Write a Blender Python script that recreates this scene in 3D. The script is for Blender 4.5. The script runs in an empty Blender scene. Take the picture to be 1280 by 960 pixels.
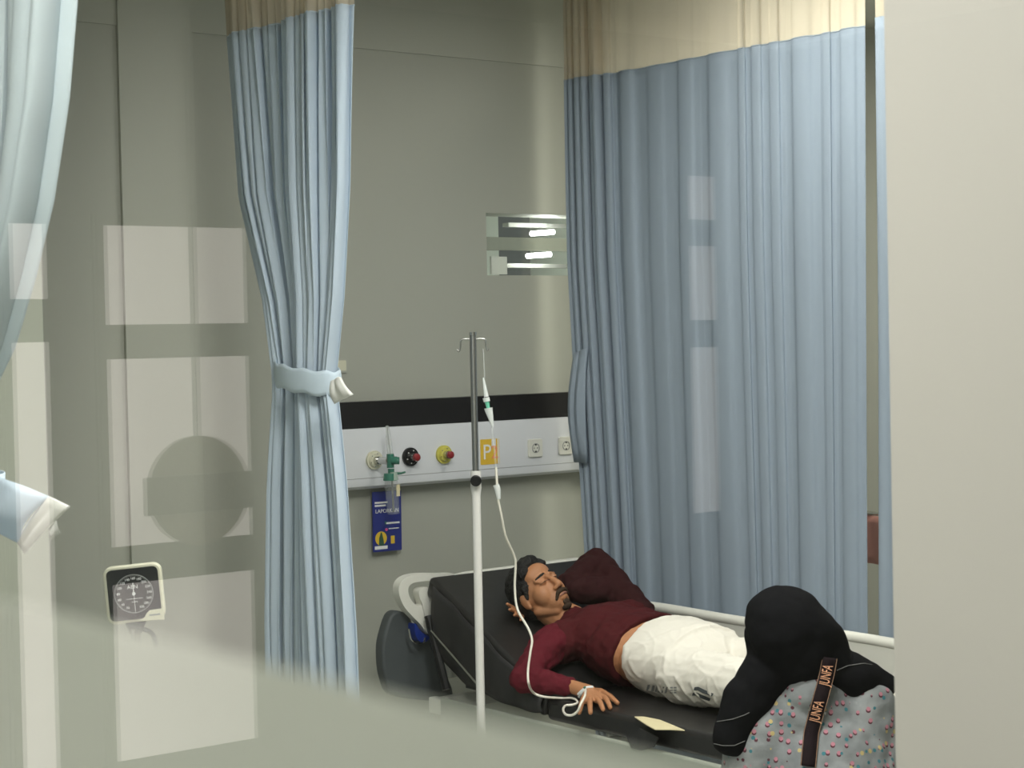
import bpy, bmesh, math, random
from mathutils import Vector, Matrix, noise
from mathutils.bvhtree import BVHTree
random.seed(4)
PI = math.pi
SC = bpy.context.scene
COL = SC.collection

# ------------------------------------------------------------------ camera
EYE = Vector((0, 0, 2.05)); FPX = 2300.0
HEAD, PITCH, ROLL = math.radians(38.0), math.atan(60 / FPX), 0.021
F0 = Vector((math.sin(HEAD), math.cos(HEAD), 0))
R0 = Vector((math.cos(HEAD), -math.sin(HEAD), 0))
FW = (F0 * math.cos(PITCH) - Vector((0, 0, 1)) * math.sin(PITCH)).normalized()
U0 = R0.cross(FW).normalized()
CU = U0 * math.cos(ROLL) + R0 * math.sin(ROLL)
CR = R0 * math.cos(ROLL) - U0 * math.sin(ROLL)
cam_d = bpy.data.cameras.new('camera'); cam = bpy.data.objects.new('camera', cam_d); COL.objects.link(cam)
cam_d.sensor_width = 36; cam_d.lens = FPX / 1280 * 36; cam_d.clip_start = 0.02
cam.matrix_world = Matrix((( CR.x, CU.x, -FW.x, EYE.x), (CR.y, CU.y, -FW.y, EYE.y), (CR.z, CU.z, -FW.z, EYE.z), (0, 0, 0, 1)))
cam_d.dof.use_dof = True; cam_d.dof.focus_distance = 7.0; cam_d.dof.aperture_fstop = 9.0
SC.camera = cam
SC.view_settings.view_transform = 'Standard'; SC.view_settings.look = 'None'
SC.view_settings.exposure = 0.25; SC.view_settings.gamma = 1; SC.view_settings.use_curve_mapping = False
w = bpy.data.worlds.new('world'); SC.world = w; w.use_nodes = True
w.node_tree.nodes['Background'].inputs[0].default_value = (.8, .85, .8, 1)
w.node_tree.nodes['Background'].inputs[1].default_value = 0.10

def ray(px, py): return FW + CR * ((px - 640) / FPX) - CU * ((py - 480) / FPX)
def P(px, py, d): return EYE + ray(px, py) * d                 # a point at depth d
def PX(px, py, x): r = ray(px, py); return EYE + r * (x / r.x)
def PY(px, py, y): r = ray(px, py); return EYE + r * (y / r.y)
def PZ(px, py, z): r = ray(px, py); return EYE + r * ((z - EYE.z) / r.z)

# lamps: (name, x, y, z, length x, length y, power, colour)
LAMPS = [('ceiling_light', 3.0, 3.4, 3.62, .6, 1.2, 74, (1, .985, .97)),  # unseen lamp, added to brighten the curtain fronts
         ('ceiling_light', 4.75, 4.6, 3.62, .6, 1.2, 18, (1, .97, .93)),
         ('ceiling_light', 6.35, 4.75, 3.62, .6, 1.2, 38, (1, .95, .84)),
         ('ceiling_light', .90, 2.3, 3.62, .6, 1.2, 56, (1, .985, .96)),  # unseen front lamp, added to brighten the film and left curtain
         ('ceiling_light', -1.5, 1.9, 2.98, .6, 1.2, 46, (1, .96, .95))]

# ------------------------------------------------------------------ materials
def mat(name, col, rough=.6, metal=0, bump=0, bscale=40, spec=.4, transl=0, alpha=1, emit=0, var=0, vscale=6, aniso=None, coat=0):
    m = bpy.data.materials.new(name); m.use_nodes = True; nt = m.node_tree; N = nt.nodes; L = nt.links
    b = N['Principled BSDF']; out = N['Material Output']
    b.inputs['Base Color'].default_value = (*col, 1); b.inputs['Roughness'].default_value = rough
    b.inputs['Metallic'].default_value = metal; b.inputs['Specular IOR Level'].default_value = spec
    b.inputs['Coat Weight'].default_value = coat
    if emit:
        b.inputs['Emission Color'].default_value = (*col, 1); b.inputs['Emission Strength'].default_value = emit
    tc = N.new('ShaderNodeTexCoord')
    if bump:
        n = N.new('ShaderNodeTexNoise'); n.inputs['Scale'].default_value = bscale; n.inputs['Detail'].default_value = 5
        L.new(tc.outputs['Object'], n.inputs['Vector'])
        if aniso:
            mp = N.new('ShaderNodeMapping'); mp.inputs['Scale'].default_value = aniso
            L.new(tc.outputs['Object'], mp.inputs['Vector']); L.new(mp.outputs['Vector'], n.inputs['Vector'])
        bp = N.new('ShaderNodeBump'); bp.inputs['Strength'].default_value = bump; bp.inputs['Distance'].default_value = .01
        L.new(n.outputs['Fac'], bp.inputs['Height']); L.new(bp.outputs['Normal'], b.inputs['Normal'])
    if var:
        n = N.new('ShaderNodeTexNoise'); n.inputs['Scale'].default_value = vscale; n.inputs['Detail'].default_value = 3
        L.new(tc.outputs['Object'], n.inputs['Vector'])
        mx = N.new('ShaderNodeMix'); mx.data_type = 'RGBA'
        mx.inputs[6].default_value = tuple(c * (1 - var) for c in col) + (1,)
        mx.inputs[7].default_value = tuple(min(1, c * (1 + var)) for c in col) + (1,)
        L.new(n.outputs['Fac'], mx.inputs[0]); L.new(mx.outputs[2], b.inputs['Base Color'])
    last = b.outputs[0]
    if transl:
        t = N.new('ShaderNodeBsdfTranslucent'); t.inputs[0].default_value = (*col, 1)
        ms = N.new('ShaderNodeMixShader'); ms.inputs[0].default_value = transl
        L.new(last, ms.inputs[1]); L.new(t.outputs[0], ms.inputs[2]); last = ms.outputs[0]
    if alpha < 1:
        t = N.new('ShaderNodeBsdfTransparent')
        ms = N.new('ShaderNodeMixShader'); ms.inputs[0].default_value = alpha
        L.new(t.outputs[0], ms.inputs[1]); L.new(last, ms.inputs[2]); last = ms.outputs[0]
    L.new(last, out.inputs[0])
    return m

M = {}
M['wall'] = mat('wall_paint', (.405, .41, .355), .55, bump=.05, bscale=60, var=.03, vscale=1.2)
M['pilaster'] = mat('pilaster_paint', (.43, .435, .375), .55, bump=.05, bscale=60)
M['column'] = mat('column_paint', (.56, .58, .49), .5, bump=.04, bscale=60)  # stronger light on the left column is put into this lighter colour
M['pillar'] = mat('pillar_laminate', (.50, .475, .445), .38, bump=.05, bscale=5, var=.02, vscale=2)
M['ceiling'] = mat('ceiling_board', (.62, .62, .56), .8, bump=.05, bscale=80)
M['floor'] = mat('floor_vinyl', (.45, .47, .43), .35, bump=.03, bscale=30, var=.08, vscale=4)
M['curtain_front'] = mat('pale_curtain_cloth', (.68, .76, .80), .85, bump=.25, bscale=900, spec=.15, transl=.25)  # same curtain cloth, strong light put into its pale colour
M['curtain_mid'] = mat('light_blue_curtain_cloth', (.68, .78, .88), .85, bump=.25, bscale=900, spec=.15, transl=.28)  # same curtain cloth again, lit tone put into the colour
M['curtain'] = mat('blue_curtain_cloth', (.385, .455, .54), .85, bump=.25, bscale=900, spec=.15, transl=.22)  # same curtain cloth in shade, the darkening put into the colour
M['net'] = mat('curtain_net', (.74, .67, .55), .85, bump=.3, bscale=900, spec=.1, transl=.45, alpha=.80)
M['band'] = mat('tie_cloth', (.58, .68, .77), .85, bump=.2, bscale=700, spec=.15)
M['whitecloth'] = mat('white_cloth', (.85, .84, .80), .85, bump=.2, bscale=500, spec=.15)
M['white'] = mat('white_plastic', (.74, .73, .66), .35, bump=.02, spec=.5)
M['panelwhite'] = mat('panel_white', (.76, .77, .80), .3, spec=.5, bump=.01)
M['black'] = mat('black_plastic', (.008, .008, .009), .3, spec=.3, bump=.02)
M['panelblack'] = mat('panel_black', (.010, .009, .010), .35, spec=.3, bump=.02)
M['vinyl'] = mat('black_vinyl', (.016, .015, .015), .36, bump=.12, bscale=25, spec=.45)
M['vinyldull'] = mat('dark_vinyl', (.022, .021, .022), .5, bump=.1, bscale=18)
M['sidegrey'] = mat('grey_green_side', (.30, .32, .27), .45, bump=.02)
M['darkgrey'] = mat('dark_grey_plastic', (.075, .085, .09), .45, bump=.02)
M['chrome'] = mat('chrome', (.55, .55, .53), .22, metal=1, bump=.01)
M['steel'] = mat('brushed_steel', (.38, .38, .37), .35, metal=1, bump=.05, bscale=200)
M['polewhite'] = mat('white_enamel', (.80, .78, .74), .3, bump=.01)
M['green'] = mat('green_plastic', (.04, .17, .12), .3, bump=.01)
M['paleGreen'] = mat('pale_green_plastic', (.38, .47, .40), .3, bump=.01, alpha=.85)
M['clear'] = mat('clear_plastic', (.75, .78, .76), .1, alpha=.35, bump=.01)
M['clearer'] = mat('thin_clear_plastic', (.75, .78, .76), .1, alpha=.13, bump=.01)
M['mint'] = mat('mint_plastic', (.18, .60, .42), .3, bump=.01)
M['clearwhite'] = mat('milky_plastic', (.85, .88, .86), .25, alpha=.8, bump=.01)
M['tube'] = mat('iv_tube', (.80, .76, .66), .3, bump=.01)
M['yellow'] = mat('yellow_plastic', (.58, .53, .10), .35, bump=.01)
M['cream'] = mat('cream_plastic', (.66, .64, .50), .35, bump=.01)
M['red'] = mat('red_plastic', (.26, .015, .02), .3, bump=.01)
M['brass'] = mat('brass', (.55, .45, .30), .3, metal=1, bump=.01)
M['signyellow'] = mat('sign_yellow', (.78, .50, .05), .5, bump=.01)
M['ink_white'] = mat('white_print', (.80, .80, .78), .5, bump=.01)
M['ink_grey'] = mat('grey_print', (.30, .31, .30), .5, bump=.01)
M['ink_red'] = mat('red_print', (.85, .30, .14), .5, bump=.01)
M['cardblue'] = mat('card_blue', (.02, .03, .20), .35, bump=.01)
M['cardyellow'] = mat('card_yellow', (.75, .50, .04), .5, bump=.01)
M['cardgreen'] = mat('card_green', (.03, .09, .05), .5, bump=.01)
M['pink'] = mat('pink_print', (.70, .10, .30), .5, bump=.01)
M['bumper'] = mat('blue_bumper', (.01, .03, .22), .3, bump=.01)
M['skin'] = mat('skin', (.43, .195, .092), .5, bump=.15, bscale=120, var=.12, vscale=30, spec=.35)
M['skinlip'] = mat('lip_skin', (.28, .12, .085), .5, bump=.1, bscale=200)
M['hair'] = mat('black_hair', (.010, .009, .009), .5, bump=.8, bscale=150, spec=.3)
M['beard'] = mat('dark_stubble', (.060, .038, .025), .8, bump=.6, bscale=300, spec=.1)
M['sleeve_dark'] = mat('black_maroon_cloth', (.030, .007, .008), .85, bump=.25, bscale=60, spec=.15)  # shirt maroon with the far arm's shade put into the colour
M['shirt_body'] = mat('dark_maroon_cloth', (.062, .008, .010), .85, bump=.25, bscale=60, var=.3, vscale=7, spec=.15)  # shirt maroon darkened to stand for shade on the front
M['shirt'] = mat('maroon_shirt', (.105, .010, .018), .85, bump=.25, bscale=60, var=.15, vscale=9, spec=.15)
M['trouser'] = mat('white_trousers', (.78, .74, .66), .85, bump=.25, bscale=30, spec=.15)
M['hijab'] = mat('black_hijab', (.006, .006, .007), .9, bump=.25, bscale=25, spec=.06)
M['trimsilver'] = mat('silver_stitching', (.20, .195, .19), .6, bump=.5, bscale=400)
M['tape'] = mat('medical_tape', (.78, .80, .80), .6, bump=.02)
M['foam'] = mat('cream_foam', (.66, .58, .36), .8, bump=.2, bscale=100)
M['orange'] = mat('orange_print', (.75, .38, .22), .6, bump=.01)
M['strap'] = mat('strap_webbing', (.016, .010, .012), .9, bump=.3, bscale=300, spec=.1)
M['strapedge'] = mat('strap_edge', (.28, .17, .11), .6, bump=.1)
M['gaugeface'] = mat('gauge_black', (.012, .014, .018), .18, spec=.6, bump=.005)
M['door'] = mat('corridor_frame', (.17, .18, .14), .5, bump=.02)
M['corridor'] = mat('corridor_paint', (.21, .215, .18), .6, bump=.03, var=.05, vscale=1)
M['pane'] = mat('lit_frosted_pane', (.86, .785, .745), .5, emit=1.15)
M['disc'] = mat('disc_paint', (.30, .25, .18), .5, bump=.01)
M['discbar'] = mat('bar_paint', (.08, .06, .04), .5, bump=.01)
M['lampglow'] = mat('lamp_diffuser', (1, .97, .9), .5, emit=5)
M['tubeglow'] = mat('tube_lamp_glow', (1, 1, .97), .5, emit=22)
M['lampcase'] = mat('lamp_case', (.7, .7, .68), .25, metal=.6, bump=.01)
M['recess'] = mat('beyond_window_paint', (.80, .84, .78), .35, bump=.02)
M['pinkcloth'] = mat('pink_cloth', (.50, .24, .20), .8, bump=.1)

def glass_mat():
    m = bpy.data.materials.new('window_glass'); m.use_nodes = True; nt = m.node_tree; N = nt.nodes; L = nt.links
    N.remove(N['Principled BSDF'])
    g = N.new('ShaderNodeNewGeometry'); d = N.new('ShaderNodeVectorMath'); d.operation = 'DOT_PRODUCT'
    L.new(g.outputs['Incoming'], d.inputs[0]); L.new(g.outputs['Normal'], d.inputs[1])
    a = N.new('ShaderNodeMath'); a.operation = 'ABSOLUTE'; L.new(d.outputs['Value'], a.inputs[0])
    s = N.new('ShaderNodeMath'); s.operation = 'SUBTRACT'; s.inputs[0].default_value = 1; L.new(a.outputs[0], s.inputs[1])
    p = N.new('ShaderNodeMath'); p.operation = 'POWER'; p.inputs[1].default_value = 5; L.new(s.outputs[0], p.inputs[0])
    q = N.new('ShaderNodeMath'); q.operation = 'MULTIPLY_ADD'; q.inputs[1].default_value = .96; q.inputs[2].default_value = .04
    L.new(p.outputs[0], q.inputs[0])
    t = N.new('ShaderNodeBsdfTransparent'); t.inputs[0].default_value = (.985, 1, .985, 1)
    gl = N.new('ShaderNodeBsdfGlossy'); gl.inputs['Roughness'].default_value = 0.0
    mx = N.new('ShaderNodeMixShader'); L.new(q.outputs[0], mx.inputs[0]); L.new(t.outputs[0], mx.inputs[1]); L.new(gl.outputs[0], mx.inputs[2])
    L.new(mx.outputs[0], N['Material Output'].inputs[0]); return m
M['glass'] = glass_mat()

def film_mat():
    m = bpy.data.materials.new('frosted_film'); m.use_nodes = True; nt = m.node_tree; N = nt.nodes; L = nt.links
    N.remove(N['Principled BSDF'])
    d = N.new('ShaderNodeBsdfDiffuse'); d.inputs[0].default_value = (.95, .96, .90, 1)
    t = N.new('ShaderNodeBsdfTranslucent'); t.inputs[0].default_value = (.95, .96, .90, 1)
    tr = N.new('ShaderNodeBsdfTransparent')
    m1 = N.new('ShaderNodeMixShader'); m1.inputs[0].default_value = .5; L.new(d.outputs[0], m1.inputs[1]); L.new(t.outputs[0], m1.inputs[2])
    m2 = N.new('ShaderNodeMixShader'); lw = N.new('ShaderNodeNewGeometry'); dt_ = N.new('ShaderNodeVectorMath'); dt_.operation = 'DOT_PRODUCT'; L.new(lw.outputs['Incoming'], dt_.inputs[0]); L.new(lw.outputs['Normal'], dt_.inputs[1]); ab = N.new('ShaderNodeMath'); ab.operation = 'ABSOLUTE'; L.new(dt_.outputs['Value'], ab.inputs[0]); iv_ = N.new('ShaderNodeMath'); iv_.operation = 'DIVIDE'; iv_.inputs[0].default_value = .62; L.new(ab.outputs[0], iv_.inputs[1]); pw_ = N.new('ShaderNodeMath'); pw_.operation = 'POWER'; pw_.inputs[0].default_value = .16; L.new(iv_.outputs[0], pw_.inputs[1]); om = N.new('ShaderNodeMath'); om.operation = 'SUBTRACT'; om.inputs[0].default_value = 1; L.new(pw_.outputs[0], om.inputs[1]); L.new(om.outputs[0], m2.inputs[0]); L.new(tr.outputs[0], m2.inputs[1]); L.new(m1.outputs[0], m2.inputs[2])
    L.new(m2.outputs[0], N['Material Output'].inputs[0]); return m
M['film'] = film_mat()

def dress_mat():
    m = mat('grey_dotted_dress', (.27, .285, .29), .8, bump=.2, bscale=60, spec=.15); nt = m.node_tree; N = nt.nodes; L = nt.links
    b = N['Principled BSDF']
    tc = N.new('ShaderNodeTexCoord')
    base = N.new('ShaderNodeTexNoise'); base.inputs['Scale'].default_value = 14; L.new(tc.outputs['Object'], base.inputs['Vector'])
    bc = N.new('ShaderNodeMix'); bc.data_type = 'RGBA'; bc.inputs[6].default_value = (.10, .112, .12, 1); bc.inputs[7].default_value = (.36, .37, .37, 1)  # dark end of this mix stands for shade in the folds
    L.new(base.outputs['Fac'], bc.inputs[0])
    cur = bc.outputs[2]
    def dots(scale, rad, cut, colr, off, src):
        mp = N.new('ShaderNodeMapping'); mp.inputs['Location'].default_value = off; L.new(tc.outputs['Object'], mp.inputs['Vector'])
        v = N.new('ShaderNodeTexVoronoi'); v.inputs['Scale'].default_value = scale; v.inputs['Randomness'].default_value = .45
        L.new(mp.outputs['Vector'], v.inputs['Vector'])
        lt = N.new('ShaderNodeMath'); lt.operation = 'LESS_THAN'; lt.inputs[1].default_value = rad; L.new(v.outputs['Distance'], lt.inputs[0])
        mx = N.new('ShaderNodeMix'); mx.data_type = 'RGBA'; mx.inputs[7].default_value = colr
        L.new(lt.outputs[0], mx.inputs[0]); L.new(src, mx.inputs[6]); return mx.outputs[2]
    cur = dots(39, .28, 0, (.09, .03, .04, 1), (.002, .001, .004), cur)
    cur = dots(39, .25, 0, (.44, .19, .235, 1), (0, 0, 0), cur)
    cur = dots(28, .17, 0, (.05, .17, .20, 1), (.31, .2, .4), cur)
    cur = dots(25, .17, 0, (.48, .38, .17, 1), (.13, .52, .7), cur)
    L.new(cur, b.inputs['Base Color']); return m
M['dress'] = dress_mat()

# ------------------------------------------------------------------ object helpers
def link(name, bm, m, parent=None, smooth=True, bevel=0):
    me = bpy.data.meshes.new(name)
    if bevel: bmesh.ops.remove_doubles(bm, verts=bm.verts, dist=1e-6)
    bmesh.ops.recalc_face_normals(bm, faces=bm.faces); bm.to_mesh(me); bm.free()
    me.materials.append(M[m] if isinstance(m, str) else m)
    o = bpy.data.objects.new(name, me); COL.objects.link(o)
    if smooth:
        for p in me.polygons: p.use_smooth = True
        try: me.set_sharp_from_angle(angle=math.radians(38))
        except Exception: pass
    if bevel:
        md = o.modifiers.new('b', 'BEVEL'); md.width = bevel; md.segments = 3; md.limit_method = 'ANGLE'
    if parent is not None: attach(o, parent)
    return o
def attach(o, parent):
    o.parent = parent; o.matrix_parent_inverse = parent.matrix_world.inverted()
def thing(name, label, cat, loc=(0, 0, 0), rotz=0, group=None):
    o = bpy.data.objects.new(name, None); COL.objects.link(o); o.empty_display_size = .05
    o.location = loc; o.rotation_euler = (0, 0, rotz); o.matrix_world = Matrix.Translation(loc) @ Matrix.Rotation(rotz, 4, 'Z')
    o['label'] = label; o['category'] = cat
    if group: o['group'] = group
    return o
def tag(o, label, cat, group=None):
    o['label'] = label; o['category'] = cat
    if group: o['group'] = group
    return o
def struct(name, bm, m, smooth=False, bevel=0, parent=None):
    o = link(name, bm, m, parent, smooth, bevel)
    if parent is None: o['kind'] = 'structure'
    return o

def box(bm, x0, x1, y0, y1, z0, z1, mtx=None):
    vs = [Vector((x, y, z)) for x in (x0, x1) for y in (y0, y1) for z in (z0, z1)]
    if mtx: vs = [mtx @ v for v in vs]
    v = [bm.verts.new(c) for c in vs]
    for f in ((0, 1, 3, 2), (4, 6, 7, 5), (0, 4, 5, 1), (2, 3, 7, 6), (0, 2, 6, 4), (1, 5, 7, 3)): bm.faces.new([v[i] for i in f])
def B(*a, **k):
    bm = bmesh.new(); box(bm, *a, **k); return bm
def frame_z(d):
    d = d.normalized(); a = Vector((0, 0, 1)) if abs(d.z) < .95 else Vector((1, 0, 0))
    x = a.cross(d).normalized(); y = d.cross(x); return x, y, d
def tube(bm, pts, r, n=12, caps=True):
    pts = [Vector(p) for p in pts]; rs = r if isinstance(r, (list, tuple)) else [r] * len(pts)
    rings = []; px = None
    for i, p in enumerate(pts):
        t = (pts[min(i + 1, len(pts) - 1)] - pts[max(i - 1, 0)]).normalized()
        if px is None: x, y, _ = frame_z(t)
        else:
            x = (px - t * px.dot(t)).normalized(); y = t.cross(x)
        px = x
        rings.append([bm.verts.new(p + (x * math.cos(2 * PI * k / n) + y * math.sin(2 * PI * k / n)) * rs[i]) for k in range(n)])
    for a, b in zip(rings, rings[1:]):
        for k in range(n): bm.faces.new((a[k], a[(k + 1) % n], b[(k + 1) % n], b[k]))
    if caps: bm.faces.new(rings[0][::-1]); bm.faces.new(rings[-1])
def T(pts, r, n=12):
    bm = bmesh.new(); tube(bm, pts, r, n); return bm
def smooth_path(pts, k=8):
    pts = [Vector(p) for p in pts]; out = []
    for i in range(len(pts) - 1):
        p0 = pts[max(i - 1, 0)]; p1 = pts[i]; p2 = pts[i + 1]; p3 = pts[min(i + 2, len(pts) - 1)]
        for j in range(k):
            t = j / k
            out.append(.5 * ((2 * p1) + (p2 - p0) * t + (2 * p0 - 5 * p1 + 4 * p2 - p3) * t * t + (3 * p1 - p0 - 3 * p2 + p3) * t ** 3))
    out.append(pts[-1]); return out
def ell(bm, c, rad, axes=None, sub=3):
    mtx = Matrix.Identity(4)
    if axes:
        for i in range(3):
            for j in range(3): mtx[j][i] = axes[i][j]
    s = Matrix.Diagonal((rad[0], rad[1], rad[2], 1))
    bmesh.ops.create_icosphere(bm, subdivisions=sub, radius=1, matrix=Matrix.Translation(c) @ mtx @ s)
def cap(bm, a, b, ra, rb, n=16):
    a = Vector(a); b = Vector(b); ell(bm, a, (ra,) * 3, sub=2); ell(bm, b, (rb,) * 3, sub=2); tube(bm, [a, b], [ra, rb], n)
def blob(name, bm, m, parent=None, voxel=.006, smooth=6, fn=None, fac=.5):
    """union of overlapping closed shapes, melted into one skin"""
    me = bpy.data.meshes.new(name); bmesh.ops.recalc_face_normals(bm, faces=bm.faces); bm.to_mesh(me); bm.free()
    t = bpy.data.objects.new('tmp', me); COL.objects.link(t)
    r = t.modifiers.new('r', 'REMESH'); r.mode = 'VOXEL'; r.voxel_size = voxel
    s = t.modifiers.new('s', 'SMOOTH'); s.iterations = smooth; s.factor = fac
    dg = bpy.context.evaluated_depsgraph_get(); dg.update()
    me2 = bpy.data.meshes.new_from_object(t.evaluated_get(dg)); bpy.data.objects.remove(t); bpy.data.meshes.remove(me)
    me2.name = name; me2.materials.clear(); me2.materials.append(M[m])
    if fn:
        co = [v.co.copy() for v in me2.vertices]; no = [v.normal.copy() for v in me2.vertices]
        for v, c, nn in zip(me2.vertices, co, no): v.co = fn(c, nn)
    for p in me2.polygons: p.use_smooth = True
    o = bpy.data.objects.new(name, me2); COL.objects.link(o)
    if parent: attach(o, parent)
    return o
def bvh(o):
    me = o.data; return BVHTree.FromPolygons([o.matrix_world @ v.co for v in me.vertices], [tuple(p.vertices) for p in me.polygons])
def hit(tree, px, py):
    r = ray(px, py).normalized(); h = tree.ray_cast(EYE + r * .5, r); return (h[0], h[1]) if h[0] else (None, None)
def text_bm(bm, s, size, mtx, depth=.0006):
    c = bpy.data.curves.new('t', 'FONT'); c.body = s; c.size = size; c.align_x = 'CENTER'; c.align_y = 'CENTER'; c.extrude = depth
    t = bpy.data.objects.new('t', c); COL.objects.link(t)
    dg = bpy.context.evaluated_depsgraph_get(); dg.update()
    me = bpy.data.meshes.new_from_object(t.evaluated_get(dg)); me.transform(mtx); bm.from_mesh(me)
    bpy.data.objects.remove(t); bpy.data.curves.remove(c); bpy.data.meshes.remove(me)
def basis(o, x, y, z=None):
    x = Vector(x).normalized(); y = Vector(y); y = (y - x * y.dot(x)).normalized(); z = x.cross(y); o = Vector(o)
    return Matrix(((x.x, y.x, z.x, o.x), (x.y, y.y, z.y, o.y), (x.z, y.z, z.z, o.z), (0, 0, 0, 1)))
def plate(bm, pts, th, mtx, hole=None):
    """outline (x,y) extruded by th along local z; optional hole with the same count of points"""
    n = len(pts)
    f = [bm.verts.new(mtx @ Vector((x, y, 0))) for x, y in pts]; k = [bm.verts.new(mtx @ Vector((x, y, th))) for x, y in pts]
    for i in range(n): bm.faces.new((f[i], f[(i + 1) % n], k[(i + 1) % n], k[i]))
    if hole:
        hf = [bm.verts.new(mtx @ Vector((x, y, 0))) for x, y in hole]; hk = [bm.verts.new(mtx @ Vector((x, y, th))) for x, y in hole]
        for i in range(n):
            j = (i + 1) % n
            bm.faces.new((hf[i], hk[i], hk[j], hf[j])); bm.faces.new((f[i], hf[i], hf[j], f[j])); bm.faces.new((k[i], k[j], hk[j], hk[i]))
    else:
        bm.faces.new(f[::-1]); bm.faces.new(k)
def disc(bm, c, r, th, nrm, n=32, r2=None):
    nrm = Vector(nrm).normalized(); tube(bm, [Vector(c), Vector(c) + nrm * th], [r, r2 if r2 else r], n)
def rrect(w, h, r, k=5):
    pts = []
    for cx, cy, a in ((w / 2 - r, h / 2 - r, 0), (-w / 2 + r, h / 2 - r, PI / 2), (-w / 2 + r, -h / 2 + r, PI), (w / 2 - r, -h / 2 + r, 1.5 * PI)):
        for i in range(k + 1):
            t = a + PI / 2 * i / k; pts.append((cx + r * math.cos(t), cy + r * math.sin(t)))
    return pts

# ------------------------------------------------------------------ the room
GX = .20          # the glass front of the ward
HY = 6.74         # the head wall
CZ = 3.65
WX0, WX1 = 5.03, 5.75
# small high window in the head wall
wa = PY(609, 344, HY); wb = PY(735, 266, HY)
wx0, wx1, wz0, wz1 = wa.x, 5.85, wa.z, PY(609, 266, HY).z
bm = bmesh.new()
box(bm, -.1, wx0, HY, HY + .2, 0, CZ); box(bm, wx1, 7.8, HY, HY + .2, 0, CZ)
box(bm, wx0, wx1, HY, HY + .2, 0, wz0); box(bm, wx0, wx1, HY, HY + .2, wz1, CZ)
struct('wall_back', bm, 'wall')
struct('floor', B(-4.6, 7.8, -2, HY + .2, -.1, 0), 'floor')
struct('ceiling', B(.16, 7.8, -2, HY + .2, CZ, CZ + .1), 'ceiling')
struct('wall_right', B(7.6, 7.8, -2, HY, 0, CZ), 'ceiling')
struct('wall_near', B(.24, 7.6, -2.2, -2, 0, CZ), 'wall')
# glass front: solid wall around the pane
bm = bmesh.new()
box(bm, .16, .24, 1.75, HY, 0, CZ); box(bm, .16, .24, -2, -.7, 0, CZ); box(bm, .16, .24, -.7, 1.75, 0, .9); box(bm, .16, .24, -.7, 1.75, 3.0, CZ)
struct('wall_front', bm, 'wall')
win = struct('window_1', B(GX - .003, GX + .003, -.7, 1.75, .9, 3.0), 'glass')
# film on the ward side of the pane, its top edge just under the camera
film = struct('frosted_film', B(GX + .0034, GX + .0040, -.695, 1.745, .905, 1.979), 'film', parent=win)
film['label'] = 'frosted film band over the lower glass'
# skirting + high head-wall band, its lighter colour standing for light falloff
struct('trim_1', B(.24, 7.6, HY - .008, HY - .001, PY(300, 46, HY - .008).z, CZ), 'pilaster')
struct('baseboard_back', B(.24, 7.6, HY - .015, HY - .001, 0, .1), 'pilaster')
e = PY(157, 400, HY - .02); struct('trim_2', B(e.x, e.x + .33, HY - .02, HY - .002, .1, CZ - .001), 'pilaster')
e = PY(57, 500, 6.25); struct('column_left', B(1.75, e.x, 6.25, HY - .002, 0, CZ - .001), 'column', bevel=.004)
e = P(1111, 480, 3.0); struct('pillar_right', B(e.x, e.x + .5, .1, e.y, 0, CZ - .001), 'pillar', bevel=.004)

# window_2 : small high window with lamps of the next room behind it
bm = bmesh.new()
box(bm, wx0 - .05, wx1 + .05, HY + .9, HY + .95, wz0 - .5, wz1 + .6); box(bm, wx0 - .1, wx0 - .05, HY + .2, HY + .95, wz0 - .5, wz1 + .6)
box(bm, wx1 + .3, wx1 + .35, HY + .2, HY + .95, wz0 - .5, wz1 + .6)
box(bm, wx0 - .1, wx1 + .35, HY + .2, HY + .95, wz1 + .55, wz1 + .6); box(bm, wx0 - .1, wx1 + .35, HY + .2, HY + .95, wz0 - .55, wz0 - .5)
struct('wall_beyond', bm, 'recess')
w2 = struct('window_2', B(wx0, wx1, HY + .02, HY + .026, wz0, wz1), 'glass')
bm = bmesh.new(); zc = PY(680, 305, HY).z
box(bm, wx0 + .001, wx1, HY + .028, HY + .06, PY(680, 313, HY).z, PY(680, 297, HY).z); box(bm, wx0 + .001, wx0 + .012, HY + .028, HY + .06, wz0, wz1)
struct('window_bar', bm, 'wall', parent=w2)
bm = bmesh.new(); a = PY(613, 343, HY + .06); b = PY(632, 321, HY + .06); box(bm, a.x, b.x, HY + .05, HY + .062, a.z, b.z); struct('window_blind', bm, 'whitecloth', parent=w2)  # white square added to stand for a lit panel beyond the window
for k, (x0, x1, yy, r) in enumerate(((664, 692, 291, .012), (659, 688, 319, .012))):
    a = PY(x0, yy + 1, HY + .3); b = PY(x1, yy - 1, HY + .3)
    t = thing('tube_lamp', ('upper' if k == 0 else 'lower') + ' glowing tube lamp behind the small high window', 'lamp', a, 0, None)
    link('tube', T([a, b], r, 12), 'tubeglow', t)
    pl = bpy.data.lights.new('lamp_light', 'POINT'); pl.energy = .7; pl.shadow_soft_size = .03; po = bpy.data.objects.new('lamp_light', pl); COL.objects.link(po); po.location = (a + b) / 2 + Vector((0, -.06, 0)); attach(po, t); po.matrix_world = Matrix.Translation((a + b) / 2 + Vector((0, -.06, 0)))
    link('reflector', B(a.x - .1, b.x + .3, a.y + .05, a.y + .10, a.z + (.035 if k == 0 else -.055), a.z + (.055 if k == 0 else -.035)), 'lampcase', t)
a = PY(613, 343, HY + .18); b = PY(633, 321, HY + .18)

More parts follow.
